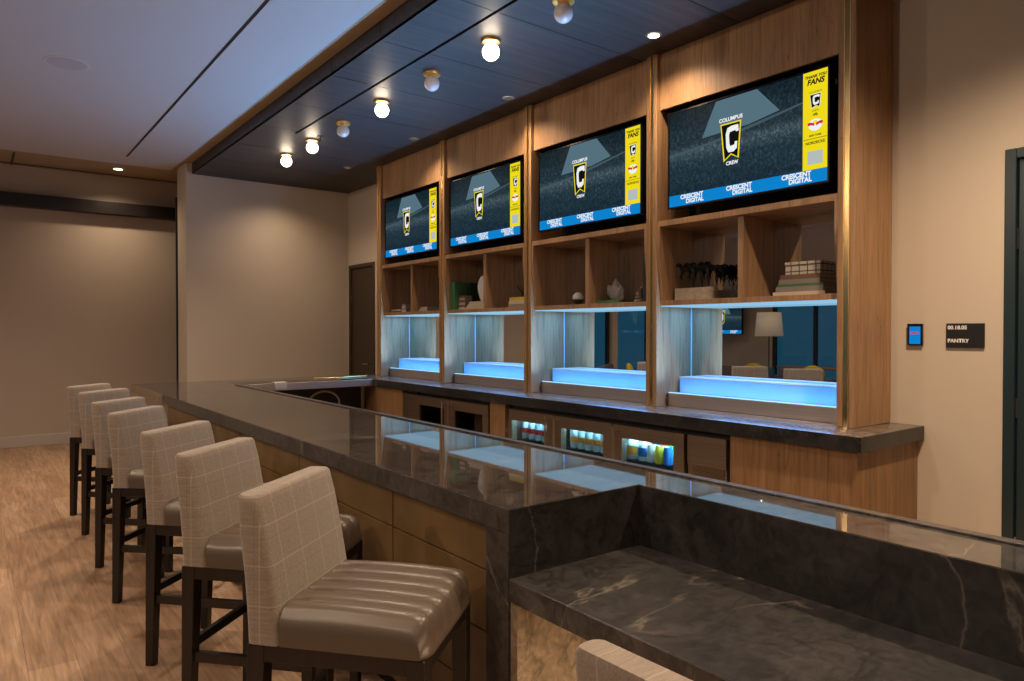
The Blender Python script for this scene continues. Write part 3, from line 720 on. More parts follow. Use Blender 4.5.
tag(obj('yellow_cord', MB().tube([(2.98, 7.45, ZC + .006), (3.1, 7.40, ZC + .006), (3.25, 7.36, ZC + .006), (3.45, 7.42, ZC + .006), (3.6, 7.46, ZC + .006), (3.66, 7.56, ZC + .006)], 0.006, 6), 'brass', origin=(3.3, 7.4, ZC)), 'thin yellow cord lying on the cross counter near the far door', 'cord')
tag(obj('bar_cloth', MB().box(2.40, 2.52, 7.004, 7.011, 0.85, 0.918, 0.002).box(2.40, 2.52, 7.004, 7.10, 0.9185, 0.923, 0.002), 'baseboard', origin=(2.46, 7.05, 0.915)), 'small pale cloth draped over the front edge of the cross counter', 'cloth')
for y0, y1, lab in ((0.695, 0.835, 'longer'), (0.90, 0.955, 'shorter')):
    tag(obj('bar_mat', MB().box(2.056, 2.075, y0, y1, 0.897, 0.909, 0.002), 'rubber', origin=(2.06, (y0 + y1) / 2, 0.897)), lab + ' thin black strip on the inner edge of the bar by the pantry door', 'mat')

# ------------------------------------------------------------------ stools
def back_mesh(w, z0, z1, t0, t1, lean, arch=0.012):
    # local frame: +x = facing direction, y = width; the rear face is at x=0 at the bottom
    m = MB(); nu, nv = 8, 8; F_, B_ = [], []
    def ring(v):
        z = z0 + (z1 - z0) * v; t = t0 + (t1 - t0) * v; x = -lean * v ** 1.5
        return z, t, x
    sec = []
    R_ = 0.02
    rows = []
    vs = [0, .08, .25, .45, .65, .82, .93, 0.975, 1.0]
    for v in vs:
        z, t, x = ring(v)
        k = 1.0 if v < .93 else (0.93 if v < 1 else 0.80)
        hw = w / 2 * (1.0 if v < .93 else (.993 if v < 1 else .96)); xc = x + t / 2; ht = t / 2 * k
        pts = []
        for (sx, sy) in ((-1, -1), (1, -1), (1, 1), (-1, 1)):
            for a in range(4):
                ang = {(-1, -1): 180, (1, -1): 270, (1, 1): 0, (-1, 1): 90}[(sx, sy)] + a * 30
                rr = min(R_, ht * .95)
                px = xc + sx * (ht - rr) + rr * math.cos(math.radians(ang)); py = sy * (hw - rr) + rr * math.sin(math.radians(ang))
                bul = 0.009 * (1 - (py / hw) ** 2) * (1 if sx > 0 else 0.3)
                zz = z + (arch * (1 - (py / hw) ** 2) if v > .9 else 0)
                pts.append(m.bm.verts.new((px + (bul if sx > 0 else -bul), py, zz)))
        rows.append(pts)
    n_ = len(rows[0])
    for a, b in zip(rows, rows[1:]):
        for i in range(n_):
            j = (i + 1) % n_; m.bm.faces.new([a[i], a[j], b[j], b[i]])
    m.bm.faces.new(rows[0][::-1]); m.bm.faces.new(rows[-1])
    return m
def seat_mesh(x0, x1, w, z0, z1, nch=6):
    # channel tufted seat, channels run back to front and roll over the front edge
    m = MB(); nx, ny = 26, nch * 8; th = z1 - z0; G = []
    for i in range(nx + 1):
        s_ = i / nx
        row = []
        for j in range(ny + 1):
            y = -w / 2 + w * j / ny; q = abs(y) / (w / 2)
            # profile along x: flat then waterfall front
            if s_ < .80:
                x = x0 + (x1 - x0 - .03) * s_ / .80; z = z1 - 0.006 * (s_ / .8) ** 2 + .006 * math.sin(PI * s_)
            else:
                a = (s_ - .80) / .20 * PI / 2
                x = x1 - .03 + .03 * math.sin(a); z = z1 - .006 - (th - .03) * (1 - math.cos(a)) * .95
            z -= 0.032 * max(0, (q - .78) / .22) ** 2
            x -= 0.022 * s_ ** 3 * max(0, (q - .72) / .28) ** 2
            z = max(z, z0 + .016)
            ins = 1 if q < .97 else 0
            groove = (1 - abs(math.sin(PI * j / 8))) ** 2.2 * 0.014 * ins * min(1, s_ * 12 + .3) * (1 if s_ < .9 else max(0, (1 - s_) / .1))
            row.append(m.bm.verts.new((x - (groove * .6 if s_ > .8 else 0), y, z - groove)))
        G.append(row)
    for a, b in zip(G, G[1:]):
        for j in range(ny): m.bm.faces.new([a[j], a[j + 1], b[j + 1], b[j]])
    # skirt
    border = [G[0][j] for j in range(ny + 1)] + [G[i][ny] for i in range(1, nx + 1)] + [G[nx][j] for j in range(ny - 1, -1, -1)] + [G[i][0] for i in range(nx - 1, 0, -1)]
    low = [m.bm.verts.new((v.co.x, v.co.y, z0)) for v in border]; k = len(border)
    mid = []
    for v in border:
        cx = (x0 + x1) / 2
        mid.append(m.bm.verts.new((v.co.x + (.003 if v.co.x > cx + .15 else 0), v.co.y * 1.02, z0 + (v.co.z - z0) * .55)))
    for i in range(k):
        j = (i + 1) % k
        m.bm.faces.new([border[j], border[i], mid[i], mid[j]]); m.bm.faces.new([mid[j], mid[i], low[i], low[j]])
    m.bm.faces.new(low)
    return m
def leg(m, x, y, z0, z1, t0, t1, dx=0, dy=0):
    b = [(x + dx + sx * t0 / 2, y + dy + sy * t0 / 2, z0) for sx, sy in ((-1, -1), (1, -1), (1, 1), (-1, 1))]
    t = [(x + sx * t1 / 2, y + sy * t1 / 2, z1) for sx, sy in ((-1, -1), (1, -1), (1, 1), (-1, 1))]
    m.hexa(b, t, 0.003)
def make_stool(h_frame=0.613, h_top=1.003, D=0.504, Wd=0.435, name='bar_stool', cat='stool'):
    r = thing(name, (0, 0, 0), '', cat, None)
    hf = h_frame; w2 = Wd / 2
    obj('backrest', back_mesh(Wd, hf + 0.0005, h_top, 0.100, 0.068, 0.036), 'plaid_fabric', r, 50)
    obj('seat', seat_mesh(0.098, D, Wd, hf + .0005, hf + 0.105), 'leather', r, 50)
    fr = MB()
    e = 0.045
    for y in (-w2 + .004, w2 - .004 - .022): fr.box(0.012, D - 0.012, y, y + .022, hf - e, hf, .002)
    fr.box(0.004, 0.03, -w2 + .03, w2 - .03, hf - e, hf, .002); fr.box(D - 0.034, D - 0.012, -w2 + .03, w2 - .03, hf - e, hf, .002)
    fr.box(0.035, D - 0.04, -w2 + .03, w2 - .03, hf - .015, hf - 0.001)
    obj('seat_frame', fr, 'espresso', r, 0)
    for sy in (-1, 1):
        m = MB(); leg(m, 0.026, sy * (w2 - .026), 0, hf - .001, .036, .05, dx=-0.018); obj('leg', m, 'espresso', r, 0)
        m = MB(); leg(m, D - .034, sy * (w2 - .026), 0, hf - .001, .034, .05, dx=0.004); obj('leg', m, 'espresso', r, 0)
    zr = hf * .47
    for sy in (-1, 1):
        y = sy * (w2 - .026)
        obj('stretcher', MB().box(0.01, D - .04, y - .011, y + .011, zr - .018, zr + .018, .002), 'espresso', r, 0)
    obj('stretcher', MB().box(D - .045, D - .023, -w2 + .03, w2 - .03, zr - .06, zr - .024, .002), 'espresso', r, 0, label='front foot rail')
    obj('stretcher', MB().box(0.003, 0.025, -w2 + .03, w2 - .03, zr + .02, zr + .052, .002), 'espresso', r, 0)
    return r
stool0 = make_stool()
# near rear corner of each stool on the floor, and the direction it faces (degrees from +Y towards +X)
ST = [((.570, 1.900), 139.5, 1.0, 'nearest the camera, its channelled leather seat fully in view'),
      ((.580, 2.67), 138.5, 1.0, 'second from the camera, behind the nearest one'),
      ((.584, 3.34), 138, 1.0, 'third from the camera, its leather seat half hidden'),
      ((.582, 4.22), 134, .97, 'fourth from the camera, in the middle of the row of seven'),
      ((.587, 4.911), 137, .97, 'fifth from the camera, third from the far end'),
      ((.607, 5.765), 139, 1.0, 'second from the far end of the row'),
      ((.601, 6.43), 136, .97, 'at the far end of the row, nearest the baseboard')]
def place_corner(o, px, py, az, Wd=0.43):
    th = math.radians(90 - az)            # rotation of local +x
    # near rear corner (camera left): local (0, -Wd/2)
    o.rotation_euler = (0, 0, th)
    lx, ly = 0.0, -Wd / 2
    o.location = (px - (lx * math.cos(th) - ly * math.sin(th)), py - (lx * math.sin(th) + ly * math.cos(th)), 0)
for i, ((px, py), az, sw, lab) in enumerate(ST):
    o = stool0 if i == 0 else copy_tree(stool0)
    o['label'] = 'plaid bar stool, ' + lab; o['group'] = 'bar stools along the bar'
    place_corner(o, px, py, az, 0.435 * sw); o.scale = (1, sw, 1)
ch = make_stool(0.40, 0.882, 0.50, 0.46, 'dining_chair', 'chair')
ch['label'] = 'low plaid chair in the foreground at the low stone counter'
ch.location = (0.880, 0.70, 0); ch.rotation_euler = (0, 0, math.radians(2))

# ------------------------------------------------------------------ ceiling lamps
def make_globe(mat):
    r = thing('globe_lamp', (0, 0, 0), '', 'ceiling lamp', 'globe lamps under the dark soffit')
    obj('flange', MB().lathe((0, 0, -0.030), [(0.034, 0.0), (0.038, 0.006), (0.060, 0.010), (0.064, 0.016), (0.064, 0.030)], 28), 'brass', r)
    obj('globe', MB().sphere((0, 0, -0.078), 0.056, u=28, v=18), mat, r)
    return r
gl, go = make_globe('globe_lit'), make_globe('globe_off')
first = {'l': gl, 'o': go}; got = {'l': False, 'o': False}
GY = [7.54, 6.815, 6.08, 5.314, 4.517, 3.773, 3.061]
GL = ['l', 'l', 'o', 'l', 'o', 'l', 'o']
gtxt = ['lit globe lamp on a brass flange, farthest of the row', 'lit globe lamp, second from the far end of the row', 'unlit white globe lamp, farthest of the unlit ones', 'lit globe lamp in the middle of the row between two unlit ones',
        'unlit white globe lamp, third from the camera', 'lit globe lamp, nearest the camera of the lit ones', 'unlit white globe lamp at the top of the picture, nearest the camera']
for y, s_, tx in zip(GY, GL, gtxt):
    o = first[s_] if not got[s_] else copy_tree(first[s_]); got[s_] = True
    o.location = (2.715, y, ZD - 0.0005); o['label'] = tx
def downlight(loc, label, face, R_=0.05, trim='bronze_steel', group='recessed downlights'):
    r = thing('recessed_downlight', loc, label, 'downlight', group)
    obj('trim_ring', MB().lathe((loc[0], loc[1], loc[2] - .005), [(R_ * .8, 0), (R_ * 1.05, 0), (R_ * 1.15, .003), (R_ * 1.15, .0048), (R_ * .8, .0048)], 28), trim, r)
    obj('lamp_face', MB().lathe((loc[0], loc[1], loc[2] - .0075), [(R_ * .78, 0), (R_ * .78, .0022)], 24), face, r)
DY = [3.074, 4.621, 6.165, 7.72]
dl = ['bright recessed downlight nearest the camera in the dark soffit', 'dim recessed downlight above the second bay from the right', 'faint recessed downlight above the gap between the two far bays', 'faintest recessed downlight at the far corner of the dark soffit']
for y, tx, fc in zip(DY, dl, ['lamp_face', 'lamp_dim', 'lamp_dim', 'lamp_dim']):
    downlight((3.5, y, ZD), tx, fc, 0.046)
downlight((1.49, 10.08, ZW), 'bright recessed downlight in the tan ceiling border near the far wall', 'lamp_face', 0.062, 'white_trim')
r = thing('ceiling_speaker', (0.595, 6.30, ZW - .012), 'round white grille speaker flush in the white ceiling', 'speaker')
obj('bezel', MB().lathe((0.595, 6.30, ZW - .018), [(.135, 0), (.148, 0), (.152, .0058), (.135, .0058)], 40), 'white_trim', r)
obj('grille', MB().lathe((0.595, 6.30, ZW - .0205), [(.134, 0), (.134, .0022)], 40), 'grille', r)
r = thing('sprinkler_head', (2.735, 6.66, ZD), 'small dark sprinkler head hanging from the dark soffit', 'sprinkler')
obj('escutcheon', MB().lathe((2.735, 6.66, ZD - .008), [(.03, 0), (.035, .008)], 20), 'charcoal', r)
obj('frame', MB().lathe((2.735, 6.66, ZD - .05), [(.02, 0), (.02, .003), (.006, .006), (.006, .042)], 12), 'charcoal', r)

# ------------------------------------------------------------------ wall signs
r = thing('room_sign', (XW, 1.51, 1.35), 'black plaque reading 00.18.05 PANTRY beside the pantry door', 'sign')
obj('plate', MB().box(XW - .012, XW - .001, 1.42, 1.60, 1.350, 1.478, .001), 'black', r, 0)
obj('lettering', MB().text('00.18.05', (XW - .0135, 1.592, 1.455), (0, -1, 0), (0, 0, 1), .027, bold=.0008, align='LEFT'), 'sign_white', r, 0)
obj('lettering', MB().text('PANTRY', (XW - .0135, 1.592, 1.385), (0, -1, 0), (0, 0, 1), .027, bold=.0008, align='LEFT'), 'sign_white', r, 0)
r = thing('access_panel', (XW, 1.757, 1.356), 'small wall panel with a glowing blue screen, left of the room sign', 'control panel')
obj('housing', MB().box(XW - .018, XW - .001, 1.717, 1.797, 1.358, 1.478, .002), 'black_gloss', r, 0)
sc = obj('screen', MB().box(XW - .0195, XW - .0183, 1.727, 1.784, 1.366, 1.462), 'px_blue', r, 0)
obj('lettering', MB().text('OPEN', (XW - .0205, 1.757, 1.425), (0, -1, 0), (0, 0, 1), .018, bold=.0008), 'px_red', sc, 0)

# ------------------------------------------------------------------ things in the box shelves
plain('book_green', (0.05, 0.15, 0.06), 0.6); plain('book_dark', (0.02, 0.02, 0.018), 0.5); plain('book_cream', (0.5, 0.42, 0.32), 0.7)
plain('book_brown', (0.16, 0.09, 0.05), 0.6); plain('book_gray', (0.22, 0.19, 0.16), 0.6); plain('book_yellow', (0.55, 0.45, 0.04), 0.6)
plain('book_dkgreen', (0.012, 0.035, 0.02), 0.5); plain('paper', (0.42, 0.35, 0.27), 0.8); plain('rock', (0.30, 0.26, 0.24), 0.7, bump=0.8, bscale=40)
plain('iron', (0.008, 0.007, 0.006), 0.4, 0.6); plain('ball_white', (0.85, 0.8, 0.72), 0.5); plain('bowl_dark', (0.03, 0.02, 0.015), 0.4)
ZS = 1.6462
def book(x0, x1, y0, y1, z0, z1, mat, label, group):
    """flat book, spine towards the room (-X)"""
    r = thing('book', ((x0 + x1) / 2, (y0 + y1) / 2, z0), label, 'book', group)
    t = min(.003, (z1 - z0) * .15)
    c_ = MB().box(x0, x1, y0, y1, z0, z0 + t).box(x0, x1, y0, y1, z1 - t, z1).box(x0, x0 + t, y0, y1, z0 + t, z1 - t)
    obj('cover', c_, mat, r, 0); obj('pages', MB().box(x0 + t + .0002, x1 - .004, y0 + .004, y1 - .004, z0 + t + .0002, z1 - t - .0002), 'paper', r, 0)
def book_up(x0, x1, y0, y1, z0, z1, mat, label, group):
    r = thing('book', ((x0 + x1) / 2, (y0 + y1) / 2, z0), label, 'book', group)
    t = .003
    obj('cover', MB().box(x0, x1, y0, y0 + t, z0, z1).box(x0, x1, y1 - t, y1, z0, z1).box(x0, x0 + t, y0 + t, y1 - t, z0, z1), mat, r, 0)
    obj('pages', MB().box(x0 + t + .0002, x1 - .004, y0 + t + .0002, y1 - t - .0002, z0 + .003, z1 - .004), 'paper', r, 0)
# bay nearest the camera: horses
r = thing('horse_sculpture', (3.93, 3.05, ZS), 'row of dark galloping horse figures on a whitewashed block', 'sculpture')
obj('base', MB().box(3.89, 3.97, 2.915, 3.222, ZS + .001, ZS + .085, .003), 'whitewashed', r, 0)
def horse_mesh(dy, flip):
    P_ = {0: (0, 0, .135, .014), 1: (0, .035, .142, .017), 2: (0, -.02, .132, .016), 3: (0, .058, .160, .012), 4: (0, .072, .176, .009), 5: (0, .094, .162, .0055),
          6: (0, -.042, .135, .013), 7: (0, -.064, .150, .006), 8: (0, -.090, .142, .004),
          9: (.008, .052, .100, .005), 10: (.008, .072, .082, .003), 11: (-.008, .042, .095, .005), 12: (-.008, .040, .060, .003),
          13: (.008, -.050, .100, .006), 14: (.008, -.038, .070, .0035), 15: (.008, -.050, .030, .003), 16: (-.008, -.055, .100, .006), 17: (-.008, -.066, .066, .0035), 18: (-.008, -.060, .010, .0035),
          19: (0, .052, .178, .005)}
    E_ = [(0, 1), (0, 2), (1, 3), (3, 4), (4, 5), (2, 6), (6, 7), (7, 8), (1, 9), (9, 10), (1, 11), (11, 12), (6, 13), (13, 14), (14, 15), (6, 16), (16, 17), (17, 18), (3, 19)]
    m = MB()
    for a, b in E_:
        pa, pb = P_[a], P_[b]
        m.tube([(pa[0], pa[1] * flip, pa[2]), ((pa[0] + pb[0]) / 2, (pa[1] + pb[1]) / 2 * flip, (pa[2] + pb[2]) / 2), (pb[0], pb[1] * flip, pb[2])], [pa[3] * 1.25, (pa[3] + pb[3]) * .62, pb[3] * 1.25], 6)
    for a in (0, 1, 2, 6): m.sphere((P_[a][0], P_[a][1] * flip, P_[a][2]), P_[a][3] * 1.02, u=10, v=6)
    return m
hm = None
for k in range(5):
    m = horse_mesh(0, 1)
    bmesh.ops.translate(m.bm, verts=m.bm.verts, vec=(3.91 + .012 * (k % 2) + .01 * k, 3.128 - .052 * k, ZS + .078))
    obj('horse', m, 'iron', r)
# stack under the woven box
bz = ZS + .0005
for k, (a, b, h_, mt, lb) in enumerate([(2.12, 2.45, .024, 'book_cream', 'cream book at the bottom of the stack under the checked box'), (2.13, 2.43, .030, 'book_gray', 'grey book second from the bottom under the checked box'),
        (2.13, 2.42, .014, 'book_green', 'thin green book in the middle of the stack under the checked box'), (2.15, 2.41, .028, 'book_gray', 'grey book above the thin green one under the checked box'), (2.15, 2.40, .026, 'book_brown', 'brown book topmost of the stack, directly under the checked box')]):
    book(3.87, 4.09, a, b, bz, bz + h_, mt, lb, 'books under the checked box'); bz += h_ + .0005
def check_mat():
    m, n, l, b = nmat('check_box')
    tc = n.new('ShaderNodeTexCoord'); sp_ = n.new('ShaderNodeSeparateXYZ'); l.new(tc.outputs['Object'], sp_.inputs[0]); c = (0.52, 0.46, 0.38)
    for ax, per, off in ((1, .052, .0), (2, .038, .019), (0, .05, 0)):
        p = mth(n, l, 'PINGPONG', mth(n, l, 'ADD', sp_.outputs[ax], off), per / 2); x = mth(n, l, 'LESS_THAN', p, .003); c = mixc(n, l, x, c, (.04, .03, .025))
    l.new(c, b.inputs['Base Color']); b.inputs['Roughness'].default_value = .7
check_mat()
r = thing('storage_box', (3.97, 2.29, bz), 'cream checked box with dark bands, on the stack of books', 'box')
obj('box_body', MB().box(3.89, 4.05, 2.16, 2.38, bz + .001, bz + .052, .002), 'check_box', r, 0)
obj('box_lid', MB().box(3.887, 4.053, 2.157, 2.383, bz + .0525, bz + .076, .002), 'check_box', r, 0)
# second bay
m = MB().lathe((3.93, 4.25, ZS + .001), [(.022, 0), (.024, .006), (.05, .030), (.058, .045), (.054, .045), (.045, .030), (.01, .012)], 24)
tag(obj('bowl', m, 'bowl_dark', origin=(3.93, 4.25, ZS)), 'small dark bowl holding a white ball in the second bay', 'bowl')
tag(obj('decor_ball', MB().sphere((3.93, 4.25, ZS + .060), .044), 'ball_white', origin=(3.93, 4.25, ZS + .06)), 'white ball resting in the small dark bowl', 'ball')
book(3.86, 4.03, 3.72, 3.97, ZS + .0005, ZS + .026, 'book_green', 'green book lying flat under the grey rock', None)
rk = MB(); bmesh.ops.create_icosphere(rk.bm, subdivisions=4, radius=1.0)
from mathutils import noise as mn
for v in rk.bm.verts:
    p = v.co.copy(); d = 1 + .35 * mn.noise(p * 1.4) + .12 * mn.noise(p * 5)
    v.co = Vector((p.x * .03 * d, p.y * .078 * d, p.z * .075 * d))
    if p.z > 0 : v.co.z += .018 * math.cos(p.y * 6)
    v.co.z = max(v.co.z, -.068)
bmesh.ops.translate(rk.bm, verts=rk.bm.verts, vec=(3.93, 3.82, ZS + .0275 + .068))
tag(obj('rock', rk, 'rock', origin=(3.93, 3.82, ZS + .027)), 'rough grey mineral rock standing on the green book', 'rock')
for k in range(4):
    rr = .034 - .007 * k; z = ZS + .001 + sum(.026 - .003 * q for q in range(k)); hh = .026 - .003 * k
    tag(obj('pebble', MB().sphere((3.91, 3.575, z + hh / 2 ), 1, rr, rr, hh / 2 - .0003, 16, 10), 'book_cream' if k % 2 == 0 else 'rock', origin=(3.91, 3.575, z)),
        ['broad cream pebble at the bottom of the little stone tower', 'grey pebble second from the bottom of the little stone tower', 'cream pebble second from the top of the little stone tower', 'small grey pebble on top of the little stone tower'][k], 'pebble', 'pebbles of the stone tower')
book_up(3.85, 4.05, 3.435, 3.475, ZS + .0005, ZS + .29, 'book_dark', 'tall black book standing right of the stone tower', 'tall dark books in the second bay')
book_up(3.85, 4.05, 3.392, 3.432, ZS + .0005, ZS + .27, 'book_dkgreen', 'tall dark green book at the right side of the second bay', 'tall dark books in the second bay')
# third bay
book_up(3.80, 3.95, 5.952, 5.984, ZS + .0005, ZS + .27, 'book_green', 'tall green book against the left side of the third bay', 'green books in the third bay')
book_up(3.81, 3.955, 5.915, 5.950, ZS + .0005, ZS + .275, 'book_green', 'second tall green book from the left of the third bay', 'green books in the third bay')
book_up(3.96, 4.10, 5.87, 5.91, ZS + .0005, ZS + .27, 'book_dkgreen', 'tall dark green book beside the two lighter green ones', 'green books in the third bay')
r = thing('picture_album', (4.08, 5.70, ZS), 'large black green album leaning at the back of the third bay', 'album')
obj('cover', MB().hexa([(4.055, 5.53, ZS + .001), (4.085, 5.53, ZS + .001), (4.085, 5.84, ZS + .001), (4.055, 5.84, ZS + .001)], [(4.085, 5.53, ZS + .29), (4.113, 5.53, ZS + .29), (4.113, 5.84, ZS + .29), (4.085, 5.84, ZS + .29)]), 'book_dkgreen', r, 0)
for k in range(6):
    z = ZS + .0005 + .0235 * k
    book(3.86, 3.95, 5.805 + .004 * (k % 2), 5.915 - .003 * k, z, z + .023, ['book_cream', 'book_brown', 'book_cream', 'book_brown', 'book_cream', 'book_brown'][k], 'small %s book of the third bay tower, %s' % (['cream', 'brown'][k % 2], ['bottom', 'second up', 'third up', 'fourth up', 'fifth up', 'topmost'][k]), 'small books of the tower in the third bay')
for k in range(3):
    z = ZS + .0005 + .0245 * k
    book(3.86, 4.04, 5.45 + .008 * k, 5.79 - .03 * k, z, z + .024, 'book_cream', ['wide cream book at the bottom below the white vase', 'cream book in the middle of the stack below the white vase', 'top cream book, directly below the white vase'][k], 'cream books under the white vase')
m = MB().lathe((3.93, 5.57, ZS + .075), [(.03, 0), (.045, .03), (.062, .10), (.066, .15), (.055, .20), (.035, .235), (.02, .245)], 24)
tag(obj('vase', m, 'ball_white', origin=(3.93, 5.57, ZS + .074)), 'rounded white vase on cream books in the third bay', 'vase')
for k, mt in enumerate(['book_gray', 'book_cream', 'book_yellow']):
    z = ZS + .0005 + .0305 * k
    book(3.86, 4.06, 4.85, 5.10 - .01 * k, z, z + .03, mt, ['grey book under the cream and yellow ones in the third bay', 'cream book between the grey and yellow ones', 'yellow book on top of the stack in the third bay'][k], 'books with a yellow one on top')
m = MB()
for k in range(16):
    a = k * 2.4; m.tube([(3.95, 4.98, ZS + .095), (3.95 + .03 * math.cos(a), 4.98 + .04 * math.sin(a), ZS + .15), (3.95 + .055 * math.cos(a), 4.98 + .08 * math.sin(a), ZS + .18 + .05 * ((k * 7) % 5) / 5)], [.004, .003, .001], 5)
m.lathe((3.95, 4.98, ZS + .0925), [(.03, 0), (.04, .015), (.01, .02)], 14)
tag(obj('branch_sculpture', m, 'iron', origin=(3.95, 4.98, ZS + .092)), 'dark spiky branch sculpture on top of the yellow book', 'sculpture')
# far bay
book(3.86, 4.04, 7.10, 7.34, ZS + .0005, ZS + .016, 'book_dark', 'thin dark book at the bottom left of the far bay', 'books at the left of the far bay')
book(3.86, 4.03, 7.11, 7.33, ZS + .0165, ZS + .034, 'book_cream', 'thin cream book on the thin dark one in the far bay', 'books at the left of the far bay')
for k in range(4):
    z = ZS + .0005 + .0225 * k
    book(3.86, 3.95, 6.99 + .004 * k, 7.09 - .003 * k, z, z + .022, ['book_cream', 'book_gray'][k % 2], ['cream book at the bottom of the little tower in the far bay', 'grey book second from the bottom of the far bay tower', 'cream book third from the bottom of the far bay tower', 'grey book on top of the far bay tower'][k], 'small books of the far bay tower')
book(3.86, 4.05, 6.53, 6.70, ZS + .0005, ZS + .026, 'book_cream', 'wide cream book at the bottom right of the far bay', 'cream books in the far bay')
book(3.87, 4.03, 6.54, 6.69, ZS + .0265, ZS + .05, 'book_cream', 'cream book on top of the wide one in the far bay', 'cream books in the far bay')

# ------------------------------------------------------------------ lounge behind the camera, seen in the mirrors
plain('sofa_gray', (0.085, 0.07, 0.085), 0.85); plain('cushion_yellow', (0.45, 0.33, 0.02), 0.85); plain('table_top', (0.20, 0.12, 0.08), 0.4)
plain('shade', (0.55, 0.48, 0.42), 0.8, emit=(1, .75, .5), es=0.12)
plain('chair_teal', (0.02, 0.08, 0.14), 0.8)
def lounge_chair(loc, rz, w_, mat, label, name='armchair', cat='armchair'):
    r = thing(name, (0, 0, 0), label, cat)
    obj('seat', MB().box(-.32, .32, -w_ / 2 + .1, w_ / 2 - .1, .22, .44, .04, 3), mat, r)
    obj('backrest', MB().hexa([(-.40, -w_ / 2 + .02, .22), (-.26, -w_ / 2 + .02, .22), (-.26, w_ / 2 - .02, .22), (-.40, w_ / 2 - .02, .22)], [(-.46, -w_ / 2 + .02, .78), (-.36, -w_ / 2 + .02, .78), (-.36, w_ / 2 - .02, .78), (-.46, w_ / 2 - .02, .78)], .025), mat, r)
    for s_ in (-1, 1):
        a, b = sorted((s_ * (w_ / 2 - .1), s_ * w_ / 2)); obj('armrest', MB().box(-.30, .32, a, b, .2, .6, .03, 3), mat, r)
    for sx in (-1, 1):
        for sy in (-1, 1): obj('leg', MB().lathe((sx * .27, sy * (w_ / 2 - .12), 0), [(.014, 0), (.02, .2)], 10), 'espresso', r)
    r.location = loc; r.rotation_euler = (0, 0, rz); return r
lounge_chair((-3.6, 8.0, 0), PI, 0.9, 'sofa_gray', 'grey armchair with its back to the bar below the lounge television, seen in the mirror')
lounge_chair((-3.6, 6.72, 0), PI, 0.8, 'sofa_gray', 'grey armchair in front of the lounge table, seen in the mirror')
lounge_chair((-3.58, 7.37, 0), PI, 0.34, 'chair_teal', 'narrow teal seat between the two grey armchairs, seen in the mirror', 'side_chair', 'chair')
lounge_chair((-1.6, 9.3, 0), PI * 1.3, 1.6, 'sofa_gray', 'wide grey sofa by the far window, seen in the third bay mirror', 'sofa', 'sofa')
def cushion(loc, rz, label):
    m = MB().sphere((0, 0, 0), .22, 1, .32, .75, 20, 12)
    o = obj('cushion', m, 'cushion_yellow'); o.location = loc; o.rotation_euler = (.2, 0, rz); tag(o, label, 'cushion', 'yellow lounge cushions')
cushion((-3.62, 7.9, .66), PI / 2, 'yellow cushion on the grey armchair below the lounge television')
cushion((-3.62, 6.7, .66), PI / 2, 'yellow cushion on the grey armchair by the lounge table')
cushion((-1.75, 9.35, .66), PI * .8, 'yellow cushion on the wide grey sofa')
r = thing('lounge_table', (-4.35, 7.0, 0), 'brown wooden lounge table beyond the armchairs, seen in the mirror', 'table')
obj('table_top', MB().box(-4.7, -4.05, 6.3, 7.7, .72, .755, .006), 'table_top', r)
for sx in (-4.65, -4.1):
    for sy in (6.35, 7.65): obj('leg', MB().lathe((sx, sy, 0), [(.015, 0), (.022, .7195)], 10), 'espresso', r)
r = thing('floor_lamp', (-4.3, 8.02, 0), 'floor lamp with a pale drum shade in front of the window, seen in the mirror', 'lamp')
obj('base', MB().lathe((-4.3, 8.02, 0), [(.14, 0), (.14, .015), (.02, .03)], 24), 'charcoal', r)
obj('pole', MB().lathe((-4.3, 8.02, .0305), [(.01, 0), (.01, 1.45)], 10), 'charcoal', r)
sm = MB(); n_ = 28
for (r0, z0), (r1, z1) in [((.27, 1.33), (.23, 1.80))]:
    ra = [sm.bm.verts.new((-4.3 + r0 * math.cos(2 * PI * i / n_), 8.02 + r0 * math.sin(2 * PI * i / n_), z0)) for i in range(n_)]
    rb = [sm.bm.verts.new((-4.3 + r1 * math.cos(2 * PI * i / n_), 8.02 + r1 * math.sin(2 * PI * i / n_), z1)) for i in range(n_)]
    for i in range(n_): sm.bm.faces.new([ra[i], ra[(i + 1) % n_], rb[(i + 1) % n_], rb[i]])
so = obj('lamp_shade', sm, 'shade', r, 60); so.modifiers.new('thick', 'SOLIDIFY').thickness = .004
r = thing('exit_sign', (-2.2, 4.85, 3.2), 'red lit exit sign under the ceiling, mirrored in the brass strip', 'exit sign')
obj('housing', MB().box(-2.23, -2.205, 4.68, 5.02, 3.22, 3.42, .004).box(-2.222, -2.212, 4.84, 4.86, 3.42, ZW - .013), 'white_trim', r, 0)
obj('lettering', MB().text('EXIT', (-2.203, 4.85, 3.32), (0, 1, 0), (0, 0, 1), .17, bold=.006), 'px_exit', r, 0)

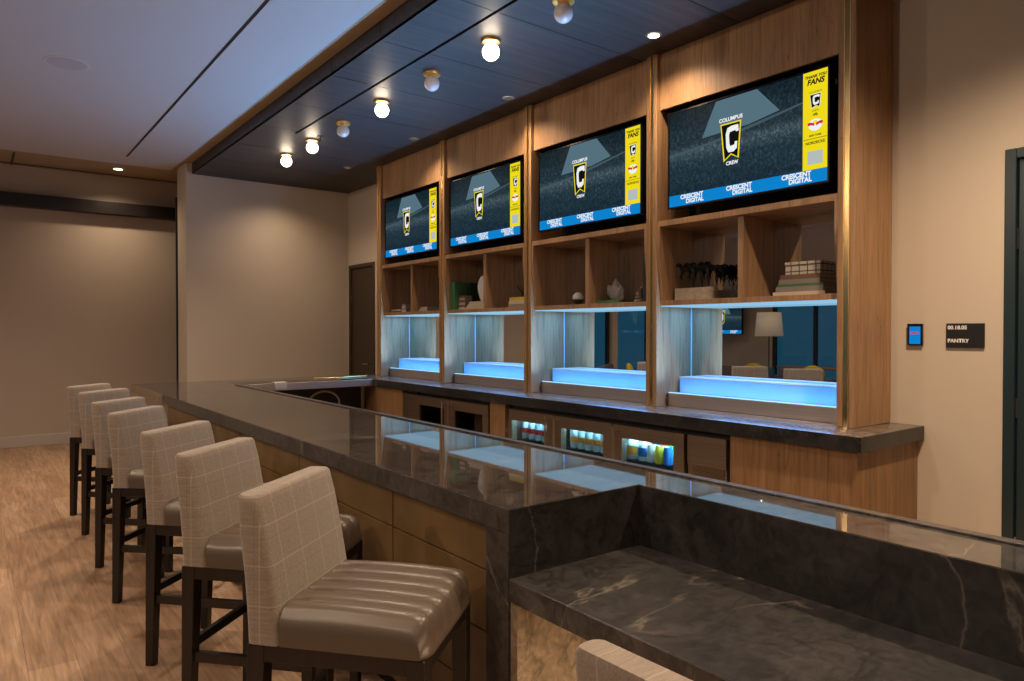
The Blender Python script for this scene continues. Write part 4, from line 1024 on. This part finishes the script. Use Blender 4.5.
# ------------------------------------------------------------------ light
for y, p in zip(DY, (90, 75, 60, 45)):
    spot((3.5, y, ZD - .02), p, 130, 1.0, WARM, (3.6, y, 0))
for y, p in ((-0.5, 140), (1.4, 140), (3.4, 140), (5.4, 140), (7.4, 260)):           # spots in the long ceiling slot
    spot((1.459, y, ZW - .02), p, 125, 1.0, (1.0, .77, .55), (1.0, y, 0), .04)
spot((1.49, 10.08, ZW - .02), 62, 140, 1.0, WARM, (1.49, 10.08, 0))
for x, y, p in ((-1.5, 8.5, 230), (-1.5, 5.0, 140), (-3.2, 6.5, 110), (-1.6, 1.0, 170), (-3.2, 2.5, 110), (3.0, 0.9, 380), (3.1, -1.5, 60), (3.1, 8.6, 50)):  # unseen spots without fixtures: pantry wall light plus added ambient fill
    spot((x, y, (ZD if x > 2.15 else ZW) - .02), p, 140, 1.0, WARM, (x, y, 0))
for y in (0.2, 2.2, 4.2, 6.2):  # unseen row of spots added to brighten the bar front and stools
    spot((-0.9, y, ZW - .02), 90, 100, 1.0, (1.0, .77, .55), (0.6, y, 0.0), .05)
for y in (2.4, 4.6, 7.2):                      # unseen tilted spots added to brighten the box shelves
    spot((-2.8, y, ZW - .03), 190, 75, 1.0, (1.0, .78, .58), (3.8, y + .2, 1.5), .035)
# the LED strips of the bays
ICE = (0.09, 0.38, 1.0)
for k in range(4):
    ym = (COLS[k] + COLS[k + 1]) / 2
    area((3.955, ym, 1.6035), 0.30, 1.22, 10.0, ICE, (0, 0, -1), 150)
    area((3.868, ym, 1.0145), 0.012, 1.1, 18, (0.24, 0.52, 1.0), (-0.42, 0, 0.9), 110)
    area((3.873, ym, 1.014), 0.008, 1.2, 0.8, (0.15, 0.50, 1.0), (0.8, 0, 0.6), 170)
for y0, y1 in ((3.45, 4.02), (4.06, 4.58), (2.84, 3.40)):
    area((3.60, (y0 + y1) / 2, 0.772), 0.03, y1 - y0, 9, (.45, .8, 1.0), (0.5, 0, -1), 175)
# warm strip under the low counter
area((1.46, 1.0, 0.635), 0.03, 1.1, 30, WARM, (-.2, 0.1, -1), 170)
